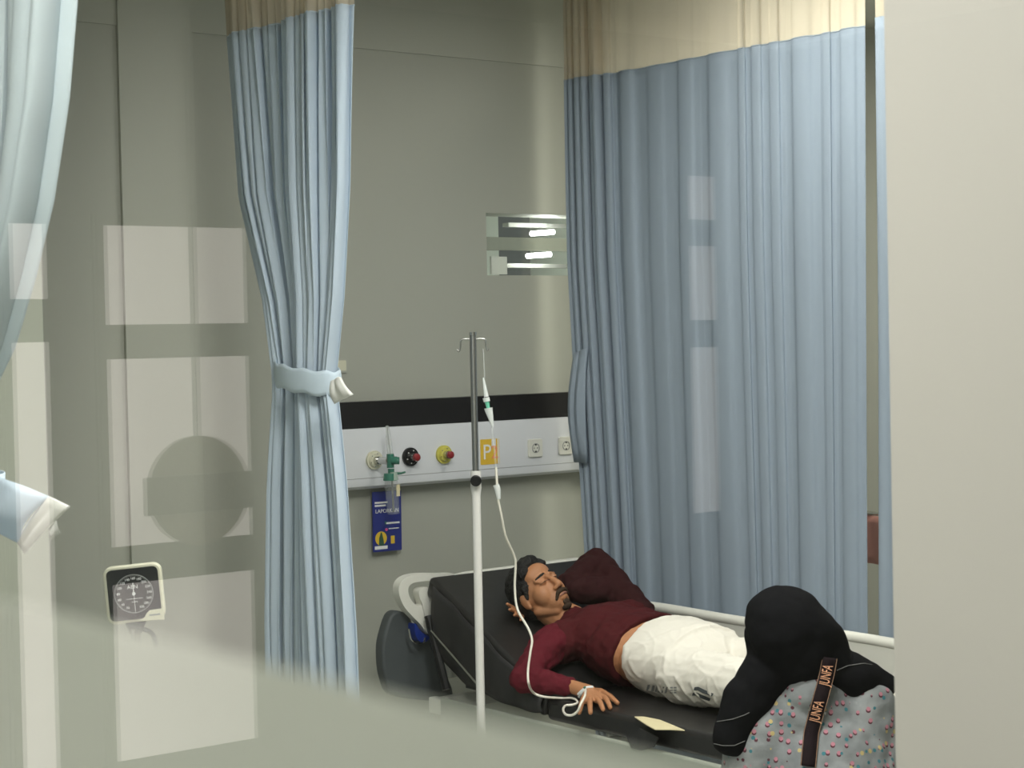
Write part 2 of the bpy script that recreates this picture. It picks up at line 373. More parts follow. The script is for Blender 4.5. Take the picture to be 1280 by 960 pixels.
# ------------------------------------------------------------------ corridor the photographer stands in (seen only as reflections)
EY = 4.6
def mir(px, py, y=EY): p = PY(px, py, y); return Vector((2 * GX - p.x, p.y, p.z))
struct('wall_corridor_end', B(-4.4, .16, EY, EY + .1, 0, 3.05), 'corridor')
struct('wall_corridor_side', B(-4.5, -4.4, -2, EY, 0, 3.05), 'corridor')
struct('wall_corridor_back', B(-4.4, .16, -2.1, -2, 0, 3.05), 'corridor')
struct('ceiling_corridor', B(-4.5, .16, -2, EY, 3.05, 3.1), 'ceiling')
def lit_window(name, x0, x1, rows):
    fr = None
    a = mir(x0, 480); b = mir(x1, 480); xs = sorted((a.x, b.x))
    zs = [(mir((x0 + x1) / 2, r1).z, mir((x0 + x1) / 2, r0).z) for r0, r1 in rows]
    bmf = B(xs[0] - .03, xs[1] + .03, EY - .012, EY - .001, zs[-1][0] - .03, zs[0][1] + .03)
    fr = struct(name, bmf, 'door')
    for z0, z1 in zs:
        link('pane', B(xs[0], xs[1], EY - .016, EY - .0125, z0, z1), 'pane', fr, False)
    return fr
lit_window('window_3', 134, 306, [(284, 405), (447, 676), (722, 938)])
lit_window('window_4', 16, 57, [(280, 374), (428, 985)])
lit_window('window_5', 862, 893, [(221, 275), (308, 400), (434, 640)])
# round disc with a cross bar, hanging in front of the lit window
c = mir(251, 613, EY - .35); q = mir(311, 613, EY - .35); rad = abs(q.x - c.x)
t = thing('round_sign', 'round brown disc with a wide cross bar, reflected in the glass above the gauge', 'sign', c)
link('plate', (lambda bm: (disc(bm, c, rad, .02, (0, 1, 0), 48), bm)[1])(bmesh.new()), 'disc', t)
link('bar', B(c.x - rad * 1.02, c.x + rad * 1.12, c.y - .012, c.y - .001, c.z - rad * .38, c.z + rad * .30), 'discbar', t, False)
link('rod', T([c + Vector((0, .01, rad)), (c.x, c.y + .01, 3.05)], .006), 'darkgrey', t)

# ------------------------------------------------------------------ ceiling lamps
lbl = ['long ceiling lamp over the aisle nearest the tied curtain', 'long ceiling lamp over the stretcher bay', 'long ceiling lamp behind the drawn blue curtain',
       'long ceiling lamp just inside the glass front', 'long ceiling lamp in the corridor outside the glass']
for (nm, x, y, z, lx, ly, pw, colr), lb in zip(LAMPS, lbl):
    t = thing(nm, lb, 'lamp', (x, y, z))
    bm = bmesh.new(); 
    for a in ((-lx / 2 - .02, -lx / 2, -ly / 2 - .02, ly / 2 + .02), (lx / 2, lx / 2 + .02, -ly / 2 - .02, ly / 2 + .02), (-lx / 2, lx / 2, -ly / 2 - .02, -ly / 2), (-lx / 2, lx / 2, ly / 2, ly / 2 + .02)):
        box(bm, x + a[0], x + a[1], y + a[2], y + a[3], z - .01, z + .03 - .001)
    link('lamp_frame', bm, 'lampcase', t, False)
    link('diffuser', B(x - lx / 2, x + lx / 2, y - ly / 2, y + ly / 2, z + .012, z + .02), 'lampglow', t, False)
    ld = bpy.data.lights.new('lamp_light', 'AREA'); ld.shape = 'RECTANGLE'; ld.size = lx; ld.size_y = ly; ld.energy = pw; ld.color = colr
    lo = bpy.data.objects.new('lamp_light', ld); COL.objects.link(lo); lo.location = (x, y, z + .005); attach(lo, t); lo.matrix_world = Matrix.Translation((x, y, z + .005))

# ------------------------------------------------------------------ curtains
def sheet(rows, th=None):
    bm = bmesh.new(); g = [[bm.verts.new(p) for p in r] for r in rows]
    for a, b in zip(g, g[1:]):
        for i in range(len(a) - 1): bm.faces.new((a[i], a[i + 1], b[i + 1], b[i]))
    return bm
def curtain(label, X, prof, ztop, zseam, zbot, folds, amp, seed, n=420, group='blue hospital bay curtains', zrows=60, band=None, ampf=None, cloth='curtain', uamp=None, wfn=None, fine=.35, shear=.25):
    """prof(z) -> (y_start, y_end); folds pinch as the sheet narrows"""
    t = thing('bay_curtain', label, 'curtain', (X, prof(zbot)[0], zbot), 0, group)
    rnd = random.Random(seed)
    ph = [rnd.uniform(0, 6.28) for _ in range(12)]
    # irregular fold positions
    ws = [rnd.uniform(.45, 1.7) * (wfn(k / folds) if wfn else 1) for k in range(folds)]; s = sum(ws); cuts = [0]
    for q in ws: cuts.append(cuts[-1] + q / s)
    am = [rnd.uniform(.5, 1.25) for _ in range(folds + 1)]
    def row(z, net=False):
        y0, y1 = prof(z); out = []; a0 = amp * (ampf(z) if ampf else 1)
        for i in range(n + 1):
            u = i / n; a = a0 * (uamp(u) if uamp else 1)
            k = 0
            while k < folds - 1 and cuts[k + 1] < u: k += 1
            f = (u - cuts[k]) / (cuts[k + 1] - cuts[k])
            up = u + .006 * math.sin(z * 1.7 + ph[0] + u * 9)
            off = (am[k] * math.cos(2 * PI * f) - .5 * am[k]) * a
            off += a * fine * math.sin(2 * PI * folds * 2.3 * up + ph[1] + .8 * math.sin(z * 1.3)) + a * .5 * math.sin(u * 11 + z * .9 + ph[2])
            yy = y0 + (y1 - y0) * u + shear * (y1 - y0) / folds * math.sin(4 * PI * f) 
            out.append(Vector((X + off, yy, z)))
        return out
    zs = [zseam + (zbot - zseam) * i / zrows for i in range(zrows + 1)]
    cl = link('curtain_cloth', sheet([row(z) for z in zs]), cloth, t)
    sd = cl.modifiers.new('s', 'SOLIDIFY'); sd.thickness = .0018
    zs = [ztop + (zseam - ztop) * i / 8 for i in range(9)]
    nt = link('net_header', sheet([row(z) for z in zs]), 'net', t)
    bm = bmesh.new(); r1 = row(zseam)
    hm = bmesh.new()
    for p, q in zip(r1[::2], r1[2::2]): pass
    tube(hm, [p + Vector((0, 0, 0)) for p in r1[::3]], .0035, 5)
    link('seam', hm, cloth, t)
    tr = link('ceiling_track', B(X - .012, X + .012, prof(ztop)[0] - .05, prof(ztop)[1] + .05, ztop, ztop + .025), 'lampcase', t, False)
    return t, row

ST = 3.225
def prof2(z):
    # tied curtain, (front edge y, back edge y) as seen between pixel columns
    ks = [(3.65, 5.44, 6.30), (3.22, 5.45, 6.27), (2.6, 5.50, 6.20), (2.2, 5.56, 6.03), (1.92, 5.62, 5.96), (1.85, 5.61, 5.96), (1.5, 5.55, 6.02), (1.0, 5.50, 6.07), (.1, 5.45, 6.1)]
    for (za, a0, a1), (zb, b0, b1) in zip(ks, ks[1:]):
        if z >= zb or zb == .1:
            f = max(0, min(1, (za - z) / (za - zb))); f = f * f * (3 - 2 * f) if False else f
            return a0 + (b0 - a0) * f, a1 + (b1 - a1) * f
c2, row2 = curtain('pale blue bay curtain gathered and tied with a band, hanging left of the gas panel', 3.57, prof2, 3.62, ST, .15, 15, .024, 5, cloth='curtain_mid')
# tie band
zb = PX(390, 472, 3.57).z
ring = []
def band_pt(a, z, k=1.0):
    y0, y1 = prof2(1.9); cy = (y0 + y1) / 2; return Vector((3.57 + .085 * k * math.cos(a), cy + ((y1 - y0) / 2 + .012) * k * math.sin(a), z))
rows = []
for j in range(7):
    r = []
    for i in range(65):
        a = 2 * PI * i / 64; dz = .045 - .09 * j / 6; r.append(band_pt(a, zb + dz + .022 * math.sin(a) + .004 * math.sin(9 * a), 1 + .03 * math.sin(PI * j / 6)))
    rows.append(r)
bd = link('tie_band', sheet(rows), 'band', c2); bd['label'] = 'grey-blue band tying the curtain'
s_ = bd.modifiers.new('s', 'SOLIDIFY'); s_.thickness = .003
# white end of the tie
def flap(parent, pxs, X, m, name='tie_end', th=.012, wav=.01):
    pts = [PX(px, py, X) for px, py in pxs]
    rows = []
    a, b, c, d = pts      # a-b top edge, d-c bottom edge
    for j in range(9):
        v = j / 8; l = a.lerp(d, v); r = b.lerp(c, v)
        rows.append([l.lerp(r, i / 12) + Vector((-wav * math.sin(PI * v) * (1 + .4 * math.sin(i * .9)), 0, 0)) for i in range(13)])
    o = link(name, sheet(rows), m, parent); s = o.modifiers.new('s', 'SOLIDIFY'); s.thickness = th; return o
flap(c2, [(417, 478), (427, 472), (442, 493), (421, 503)], 3.50, 'whitecloth')

def prof3(z):
    y1 = 6.56; y0 = 4.80 + (3.2 - z) * .012
    if z < 2.4: y1 = 6.56 - .05 * (2.4 - z)
    return y0, y1
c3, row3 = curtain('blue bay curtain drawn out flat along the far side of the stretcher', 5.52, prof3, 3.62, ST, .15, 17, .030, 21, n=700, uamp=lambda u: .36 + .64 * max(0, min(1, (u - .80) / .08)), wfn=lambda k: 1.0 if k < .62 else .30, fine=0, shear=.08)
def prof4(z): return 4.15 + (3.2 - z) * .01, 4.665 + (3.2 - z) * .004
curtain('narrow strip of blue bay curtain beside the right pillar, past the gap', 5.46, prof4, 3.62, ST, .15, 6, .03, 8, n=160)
o = flap(c3, [(722, 442), (736, 436), (736, 578), (722, 576)], 5.46, 'curtain', 'folded_end', .02, .03)

def prof1(z):
    ks = [(3.65, 3.42, 4.5), (2.77, 3.47, 4.5), (2.55, 3.53, 4.45), (2.35, 3.62, 4.42), (2.2, 3.72, 4.4), (2.05, 3.84, 4.38), (1.95, 3.97, 4.38), (1.8, 4.03, 4.38), (1.7, 4.05, 4.36), (1.0, 4.0, 4.45), (.1, 3.95, 4.5)]
    for (za, a0, a1), (zb, b0, b1) in zip(ks, ks[1:]):
        if z >= zb or zb == .1:
            f = max(0, min(1, (za - z) / (za - zb))); return a0 + (b0 - a0) * f, a1 + (b1 - a1) * f
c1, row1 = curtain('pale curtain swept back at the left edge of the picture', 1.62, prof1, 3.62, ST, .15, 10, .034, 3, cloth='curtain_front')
# its tie tail with white end
flap(c1, [(-30, 585), (63, 621), (25, 678), (-30, 650)], 1.58, 'curtain_mid', 'tie_band', .004, .03)
flap(c1, [(63, 621), (88, 633), (33, 692), (24, 678)], 1.58, 'whitecloth', 'tie_end', .005, .006)
bm = bmesh.new()
for k in range(6):
    a = PX(62 + k * 1.5, 664 - k * 3, 1.575); tube(bm, smooth_path([a, PX(64 + k * 1.5, 669 - k * 2, 1.57), PX(63 + k * 2.4, 676 - k * 2, 1.575)], 4), .0005, 5)
link('loose_thread', bm, 'whitecloth', c1)
bm = bmesh.new()
for j in range(1): pass
rows = []
for j in range(5):
    rows.append([Vector((1.62 + .09 * math.cos(2 * PI * i / 48), 4.2 + .2 * math.sin(2 * PI * i / 48), 1.76 - .02 * j)) for i in range(49)])
o = link('tie_loop', sheet(rows), 'band', c1); s_ = o.modifiers.new('s', 'SOLIDIFY'); s_.thickness = .003

# ------------------------------------------------------------------ bed head panel
py_ = HY - .09
zt, zm, zl = PY(572, 497, py_).z, PY(572, 529, py_).z, PY(572, 604, py_).z
bu = thing('bedhead_panel', 'long white bedhead service panel with black top strip on the wall behind the stretcher', 'wall panel', (3.7, HY, zl))
bm = bmesh.new()
secs = [(HY - .002, zl + .0), (HY - .06, zl + .004), (HY - .082, zl + .018), (HY - .09, zl + .045), (HY - .09, zm), (HY - .002, zm)]
PX0 = PY(392, 560, HY - .09).x
A = [bm.verts.new((PX0, y, z)) for y, z in secs]; Bv = [bm.verts.new((6.9, y, z)) for y, z in secs]
for i in range(len(secs)):
    j = (i + 1) % len(secs); bm.faces.new((A[i], A[j], Bv[j], Bv[i]))
bm.faces.new(A); bm.faces.new(Bv[::-1])
link('panel_body', bm, 'panelwhite', bu)
link('top_strip', B(PX0, 6.9, HY - .075, HY - .002, zm + .0005, zt), 'panelblack', bu, False)
link('groove', B(PX0 + .01, 6.89, HY - .0906, HY - .0895, zl + .052, zl + .0545), 'ink_grey', bu, False)
def outlet(px, py, ring_m, knob_m, label):
    c = PY(px, py, py_); n = Vector((0, -1, 0))
    t = link('gas_outlet', (lambda b: (disc(b, c, .041, .012, n, 36), disc(b, c + n * .012, .034, .010, n, 36, .028), b)[2])(bmesh.new()), ring_m, bu); t['label'] = label
    link('socket', (lambda b: (disc(b, c + n * .022, .017, .022, n, 24), disc(b, c + n * .044, .013, .012, n, 24), b)[2])(bmesh.new()), 'chrome', t)
    if knob_m:
        link('knob', (lambda b: (disc(b, c + n * .05, .017, .012, n, 24, .016), ell(b, c + n * .06, (.016, .008, .016)), b)[2])(bmesh.new()), knob_m, t)
    for a in range(6):
        bm = bmesh.new(); disc(bm, c + n * .021 + Vector((math.cos(a * PI / 3 + .3), 0, math.sin(a * PI / 3 + .3))) * .028, .0025, .003, n, 8)
        link('screw', bm, 'chrome' if ring_m != 'black' else 'ink_white', t)
    return c
c_o2 = outlet(467, 575, 'cream', None, 'cream ringed oxygen outlet')
outlet(512, 571, 'black', 'red', 'black ringed outlet'); outlet(554, 568, 'yellow', 'red', 'yellow ringed outlet')
for px, py in ((668, 560), (706, 557)):
    c = PY(px, py, py_); mt = basis(c, (1, 0, 0), (0, 0, 1))     # local z points to -y
    s = link('wall_socket', (lambda b: (plate(b, rrect(.084, .084, .010), .010, mt), b)[1])(bmesh.new()), 'cream', bu, bevel=.003)
    s.data.materials[0] = M['white']
    bm = bmesh.new()
    mt2 = basis(c + Vector((0, -.0102, 0)), (1, 0, 0), (0, 0, 1))
    pts = [(math.cos(a * PI / 16) * .022, math.sin(a * PI / 16) * .022) for a in range(32)]; ho = [(x * .86, y * .86) for x, y in pts]
    plate(bm, pts, .002, mt2, ho); link('socket_ring', bm, 'ink_grey', s)
    bm = bmesh.new()
    for dx in (-.0095, .0095): disc(bm, c + Vector((dx, -.0103, 0)), .0028, .0006, (0, -1, 0), 12)
    box(bm, c.x - .004, c.x + .004, c.y - .0112, c.y - .0103, c.z + .012, c.z + .019); box(bm, c.x - .004, c.x + .004, c.y - .0112, c.y - .0103, c.z - .019, c.z - .012)
    link('pin_holes', bm, 'black', s)
# P2 sign
a = PY(600, 549, py_); b = PY(624, 580, py_); cc = (a + b) / 2; cc.y = py_ - .0005
sg = thing('bay_sign', 'yellow P2 bay sign stuck on the white service panel', 'sign', cc)
W_, H_ = b.x - a.x, a.z - b.z - .004
mt = basis(cc, (1, 0, 0), (0, 0, 1))
link('sign_plate', (lambda q: (plate(q, rrect(W_, H_, .003), .002, mt), q)[1])(bmesh.new()), 'signyellow', sg)
q = bmesh.new(); text_bm(q, 'P', .098, basis(cc + Vector((-.018, -.0028, -.004)), (1, 0, 0), (0, 0, 1))); link('letter', q, 'ink_white', sg, False)
q = bmesh.new(); text_bm(q, '2', .085, basis(cc + Vector((.026, -.0028, -.006)), (1, 0, 0), (0, 0, 1))); link('numeral', q, 'ink_red', sg, False)
q = bmesh.new(); box(q, cc.x + .010, cc.x + .034, cc.y - .0027, cc.y - .0021, cc.z + .020, cc.z + H_ / 2 - .001); box(q, cc.x + W_ / 2 - .010, cc.x + W_ / 2 - .003, cc.y - .0027, cc.y - .0021, cc.z - H_ / 2, cc.z + H_ / 2)
link('pale_patch', q, 'ink_white', sg, False)

# oxygen flowmeter hanging off the cream outlet
fm = thing('oxygen_flowmeter', 'green oxygen flowmeter with clear tube plugged into the cream outlet', 'flowmeter', c_o2)
fy = py_ - .11
pc = PY(488, 576, fy)
link('inlet', T([c_o2 + Vector((0, -.05, 0)), c_o2 + Vector((.01, -.085, 0)), Vector((pc.x - .01, fy, pc.z + .002))], [.015, .017, .012], 20), 'chrome', fm)
link('valve_body', (lambda b: (disc(b, pc + Vector((0, 0, -.03)), .016, .06, (0, 0, 1), 20), disc(b, pc + Vector((.0, -.012, .002)), .017, .022, (.7, -.7, 0), 20), b)[2])(bmesh.new()), 'green', fm)
link('knob', (lambda b: (disc(b, pc + Vector((.012, -.012, .0)), .016, .022, (.8, -.6, 0), 20), b)[1])(bmesh.new()), 'green', fm)
link('flow_tube', T([PY(484, 532, fy), PY(486, 552, fy), pc + Vector((0, 0, .03))], [.007, .012, .013], 20), 'clear', fm)
link('float_rod', T([PY(484, 534, fy), pc + Vector((0, 0, .03))], .0025, 8), 'ink_grey', fm)
p2 = PY(489, 594, fy)
link('cup_cap', (lambda b: (disc(b, p2 + Vector((-.006, 0, -.022)), .030, .03, (0, 0, 1), 28, .026), disc(b, p2 + Vector((0, 0, .008)), .014, .02, (0, 0, 1), 20), b)[2])(bmesh.new()), 'green', fm)
link('outlet_spout', T([p2 + Vector((.02, 0, .006)), p2 + Vector((.045, -.01, .006)), p2 + Vector((.065, -.012, .010))], [.007, .005, .004], 12), 'green', fm)
link('cup_front', (lambda b: (disc(b, p2 + Vector((.004, -.012, -.02)), .021, .034, (0, 0, 1), 24, .015), b)[1])(bmesh.new()), 'paleGreen', fm)
link('dip_tube', T([p2 + Vector((.004, 0, -.02)), PY(492, 640, fy)], .0045, 10), 'steel', fm)
link('humidifier_bottle', T([p2 + Vector((.0, 0, -.022)), p2 + Vector((.0, 0, -.04)), PY(492, 642, fy)], [.028, .030, .026], 28), 'clearer', fm)
link('bottle_label', B(p2.x + .008, p2.x + .026, fy - .026, fy - .0245, p2.z - .09, p2.z - .04), 'foam', fm, False)

# small raised square that paints a reflection beside the tied curtain
a = PY(427, 457, HY - .008); wp = thing('wall_plate', 'small cream plate on the wall just right of the curtain tie', 'wall plate', a)
link('plate_body', (lambda b: (plate(b, rrect(.062, .062, .006), .007, basis(a + Vector((0, .007, 0)), (1, 0, 0), (0, 0, 1))), b)[1])(bmesh.new()), 'pilaster', wp)
link('plate_centre', (lambda b: (plate(b, rrect(.045, .045, .004), .002, basis(a + Vector((0, 0, 0)), (1, 0, 0), (0, 0, 1))), b)[1])(bmesh.new()), 'cream', wp)
# blue card hanging on the wall below
yc = HY - .03
pa, pb, pd = PY(463, 616, yc), PY(499, 612, yc), PY(468, 691, yc)
cd = thing('hanging_card', 'blue information card with white lettering hanging under the oxygen outlet', 'card', (pa + pb) / 2)
W_, H_ = (pb - pa).length, (pa - pd).length
cc = (pa + pb) / 2 + (pd - pa) / 2; mt = basis(cc, (1, 0, -.01), (0, 0, 1))
link('card_sheet', (lambda q: (plate(q, rrect(W_, H_, .004), .002, mt), q)[1])(bmesh.new()), 'cardblue', cd)
def cardbox(q, x0, x1, y0, y1): box(q, x0 * W_ - W_ / 2, x1 * W_ - W_ / 2, H_ / 2 - y1 * H_, H_ / 2 - y0 * H_, .0022, .0028, mtx=mt)
q = bmesh.new(); text_bm(q, 'LAPORKAN', .024, mt @ Matrix.Translation((0, H_ / 2 - .33 * H_, .003)))
for k in range(2): cardbox(q, .08, .52 - .06 * k, .17 + .05 * k, .20 + .05 * k)
cardbox(q, .47, .93, .52, .55); cardbox(q, .55, .90, .62, .635); cardbox(q, .06, .5, .905, .96)
link('lettering', q, 'ink_white', cd, False)
q = bmesh.new(); disc(q, mt @ Vector((-.22 * W_, -.28 * H_, .002)), .20 * W_, .001, mt.to_3x3() @ Vector((0, 0, 1)), 28); cardbox(q, .62, .75, .75, .88); link('yellow_spot', q, 'cardyellow', cd)
q = bmesh.new(); plate(q, [(-.30 * W_, -.40 * H_), (-.12 * W_, -.40 * H_), (-.14 * W_, -.30 * H_), (-.20 * W_, -.18 * H_), (-.23 * W_, -.18 * H_), (-.29 * W_, -.28 * H_)], .001, mt @ Matrix.Translation((0, 0, .0032))); link('figure_print', q, 'cardgreen', cd)
q = bmesh.new(); disc(q, mt @ Vector((-.03 * W_, -.14 * H_, .002)), .045 * W_, .001, mt.to_3x3() @ Vector((0, 0, 1)), 14); link('pink_spot', q, 'pink', cd)
q = bmesh.new(); cardbox(q, .42, .47, .505, .55); link('green_mark', q, 'green', cd, False)
link('string', T([(cc.x, HY - .05, zl + .01), (cc.x, yc - .001, cc.z + H_ / 2 - .004)], .0012, 6), 'black', cd)

# ------------------------------------------------------------------ stretcher
XN, XF = 4.39, 5.25
bed = thing('hospital_stretcher', 'hospital stretcher with black mattress, white end board and raised backrest under the lying man', 'stretcher', (4.8, 5.1, 0))
ZM = .665
def quadbox(bm, pts_top, th):
    up = [bm.verts.new(p) for p in pts_top]; lo = [bm.verts.new(Vector(p) - Vector((0, 0, th))) for p in pts_top]
    n = len(up); bm.faces.new(up); bm.faces.new(lo[::-1])
    for i in range(n): bm.faces.new((up[i], lo[i], lo[(i + 1) % n], up[(i + 1) % n]))
def BRZ(y): return ZM + max(0, (y - 5.43)) * .52       # backrest surface height
m1 = link('mattress', B(XN, XF, 4.05, 5.45, ZM - .085, ZM), 'vinyl', bed, bevel=.02)
bm = bmesh.new(); N_ = 14; prof = []
for i in range(N_ + 1):
    y = 5.44 + (6.20 - 5.44) * i / N_; prof.append((y, BRZ(y) - .0))
up = []; 
for y, z in prof: up.append((bm.verts.new((XN - .005, y, z)), bm.verts.new((XF, y, z))))
lo = []
for y, z in prof: lo.append((bm.verts.new((XN - .005, y + .03, z - .085)), bm.verts.new((XF, y + .03, z - .085))))
for i in range(N_):
    bm.faces.new((up[i][0], up[i][1], up[i + 1][1], up[i + 1][0])); bm.faces.new((lo[i][0], lo[i + 1][0], lo[i + 1][1], lo[i][1]))
    bm.faces.new((up[i][0], up[i + 1][0], lo[i + 1][0], lo[i][0])); bm.faces.new((up[i][1], lo[i][1], lo[i + 1][1], up[i + 1][1]))
bm.faces.new((up[0][0], lo[0][0], lo[0][1], up[0][1])); bm.faces.new((up[-1][0], up[-1][1], lo[-1][1], lo[-1][0]))
mb = link('backrest_mattress', bm, 'vinyl', bed, bevel=.02)
# vinyl cover hanging at the near side
rows = []
for j in range(10):
    v = j / 9
    rows.append([Vector((XN - .012 - .012 * math.sin(PI * v) - .006 * math.sin(i * .7), 5.45 + .70 * i / 30, BRZ(5.45 + .70 * i / 30) - .01 - v * (.05 + .30 * (i / 30) ** .8 * (1 - .35 * (i / 30) ** 6)))) for i in range(31)])
o = link('hanging_cover', sheet(rows), 'vinyldull', bed); s_ = o.modifiers.new('s', 'SOLIDIFY'); s_.thickness = .004
# frame
bm = bmesh.new()
for x in (XN - .02, XF + .0):
    box(bm, x, x + .04, 4.0, 6.2, .50, .565)
for y in (4.0, 5.1, 6.16): box(bm, XN, XF, y, y + .04, .50, .56)
link('frame', bm, 'white', bed, bevel=.006)
bm = bmesh.new()
box(bm, XN - .035, XN - .012, 4.0, 6.1, .43, .578); link('side_panel', bm, 'sidegrey', bed, bevel=.01)
# far guard rail
bm = bmesh.new(); zr = .872
tube(bm, smooth_path([(XF + .05, 6.04, .60), (XF + .05, 6.02, .80), (XF + .05, 5.93, zr), (XF + .05, 5.3, zr), (XF + .05, 4.45, zr), (XF + .05, 4.3, .80), (XF + .05, 4.26, .6)], 8), .022, 14)
link('guard_rail', bm, 'white', bed)
bm = bmesh.new()
box(bm, XF + .035, XF + .06, 4.32, 5.99, .66, .870); link('guard_panel', bm, 'white', bed, bevel=.01)
for y in (4.5, 5.1, 5.7): link('rail_post', T([(XF + .048, y, .52), (XF + .048, y, .72)], .012, 10), 'steel', bed)
# end board (traced at its true place) with hand hole
EYb = 6.26
def pe(px, py): p = PY(px, py, EYb); return (p.x, p.z)
outer = [(491, 740), (493, 727), (503, 719), (520, 716), (545, 716), (560, 716), (556, 724), (549, 735), (543, 752), (536, 772), (532, 790), (526, 789), (517, 778), (507, 768), (497, 756)]
inner = [(503, 741), (503, 733), (508, 728), (516, 726), (530, 725), (541, 727), (542, 732), (533, 733), (521, 733), (516, 738), (517, 746), (520, 754), (517, 756), (511, 754), (506, 748)]
def rnd2(pts, k=4):
    out = []; n = len(pts)
    for i in range(n):
        p0, p1, p2, p3 = [Vector(pts[(i + j - 1) % n]) for j in range(4)]
        for j in range(k):
            t = j / k; q = .5 * ((2 * p1) + (p2 - p0) * t + (2 * p0 - 5 * p1 + 4 * p2 - p3) * t * t + (3 * p1 - p0 - 3 * p2 + p3) * t ** 3); out.append((q.x, q.y))
    return out
bm = bmesh.new()
plate(bm, rnd2([pe(*p) for p in outer]), .045, basis((0, EYb, 0), (1, 0, 0), (0, 0, 1)), rnd2([pe(*p) for p in inner]))
link('handle', bm, 'white', bed, bevel=.009)
zt_ = PY(620, 708, EYb).z
bm = bmesh.new(); plate(bm, [(4.5, .62), (5.3, .62), (5.36, .75), (5.36, zt_ - .12), (5.30, zt_ - .03), (5.22, zt_), (4.6, zt_ - .005), (4.5, zt_ - .015)], .04, basis((0, EYb + .002, 0), (1, 0, 0), (0, 0, 1)))
link('end_board', bm, 'white', bed, bevel=.01)
dk = [(512, 768), (521, 785), (532, 794), (545, 790), (552, 800), (560, 840), (566, 874), (500, 872), (484, 850), (480, 815), (484, 790), (494, 766)]
bm = bmesh.new(); plate(bm, rnd2([pe(*p) for p in dk]), .06, basis((0, EYb + .07, 0), (1, 0, 0), (0, 0, 1))); link('lower_board', bm, 'darkgrey', bed, bevel=.012)
bp_ = [(513, 778), (520, 788), (528, 793), (530, 797), (526, 801), (519, 801), (514, 795), (512, 787)]
bm = bmesh.new(); plate(bm, rnd2([pe(*p) for p in bp_]), .05, basis((0, EYb + .012, 0), (1, 0, 0), (0, 0, 1))); link('corner_bumper', bm, 'bumper', bed, bevel=.004)
link('bumper_rim', T(smooth_path([PY(511, 786, EYb - .04), PY(514, 799, EYb - .04), PY(521, 804, EYb - .04), PY(529, 803, EYb - .04), PY(531, 797, EYb - .04)], 5), .004, 8), 'chrome', bed)
# backrest strut and straps
link('gas_strut', T([PX(538, 787, XN - .03), PX(603, 862, XN - .03)], .006, 10), 'chrome', bed)
bm = bmesh.new(); a, b = PX(535, 770, XN - .022), PX(558, 862, XN - .022)
tube(bm, [a, a.lerp(b, .5), b], .018, 8); link('strap', bm, 'black', bed)
bm = bmesh.new(); box(bm, XN + .1, XF - .1, 5.2, 6.1, .60, .62); link('base_deck', bm, 'darkgrey', bed, False)
# torn cover with foam, near edge
tr_ = BVHTree.FromPolygons([Vector(c) for c in ((XN - .3, 3, ZM), (XF, 3, ZM), (XF, 6, ZM), (XN - .3, 6, ZM))], [(0, 1, 2, 3)])
fp = [(793, 897), (805, 897), (825, 901), (842, 908), (856, 914), (838, 913), (819, 913), (808, 907)]
bm = bmesh.new(); pts = [PZ(x, y, ZM) for x, y in fp]
quadbox(bm, [p + Vector((0, 0, .004)) for p in pts], .003); o = link('exposed_foam', bm, 'foam', bed, False); o['label'] = 'cream foam showing through a tear in the black cover'
fl = [PX(783, 918, XN - .037), PX(800, 910, XN - .037), PX(824, 922, XN - .037), PX(818, 934, XN - .037), PX(803, 938, XN - .037), PX(790, 935, XN - .037)]
bm = bmesh.new(); f_ = [bm.verts.new(p) for p in fl]; g_ = [bm.verts.new(p + Vector((-.004, 0, 0))) for p in fl]
bm.faces.new(f_); bm.faces.new(g_[::-1])
for i in range(6): bm.faces.new((f_[i], g_[i], g_[(i + 1) % 6], f_[(i + 1) % 6]))
link('torn_flap', bm, 'vinyldull', bed, False)
# legs, castors
for x in (XN + .1, XF - .1):
    for y in (4.25, 5.95):
        lg = link('leg', T([(x, y, .50), (x, y, .15)], .022, 14), 'steel', bed)
        link('castor', (lambda b: (disc(b, (x - .018, y, .075), .075, .036, (1, 0, 0), 28), b)[1])(bmesh.new()), 'darkgrey', lg)
        link('fork', B(x - .03, x + .03, y - .025, y + .025, .13, .17), 'steel', lg, bevel=.005)
link('lower_shelf', B(XN + .08, XF - .08, 4.3, 5.9, .26, .29), 'white', bed, bevel=.008)

# ------------------------------------------------------------------ lying man
man = thing('person', 'man in maroon long-sleeved shirt and white trousers lying on the stretcher, eyes closed', 'person', (4.83, 5.2, ZM))
# head frame, measured: r right, u up, t towards the viewer
def hv(r, u, t): return (CR * r + CU * u - FW * t).normalized()
hf = hv(.46, .62, .62); hc = hv(.60, -.71, .30); hc = (hc - hf * hc.dot(hf)).normalized(); hl = hf.cross(hc); hu = -hc
HC = P(674, 743, 7.50); HS = 1.13
def H(l, u, f): return HC + (hl * l + hu * u + hf * f) * HS
HA = (hl, hu, hf)
def hell(bm, l, u, f, rl, ru, rf, sub=3): ell(bm, H(l, u, f), (rl * HS, ru * HS, rf * HS), HA, sub)
def hcap(bm, a, b, ra, rb): cap(bm, H(*a), H(*b), ra * HS, rb * HS)
bm = bmesh.new()
hell(bm, 0, .025, -.008, .076, .095, .093); hell(bm, 0, -.03, .03, .060, .075, .062); hell(bm, 0, -.088, .062, .026, .022, .026)
hell(bm, 0, -.06, .05, .048, .048, .045); hell(bm, 0, .055, .045, .060, .045, .045)
hcap(bm, (0, .018, .090), (0, -.022, .108), .0085, .0125); hell(bm, 0, -.030, .108, .014, .011, .013)
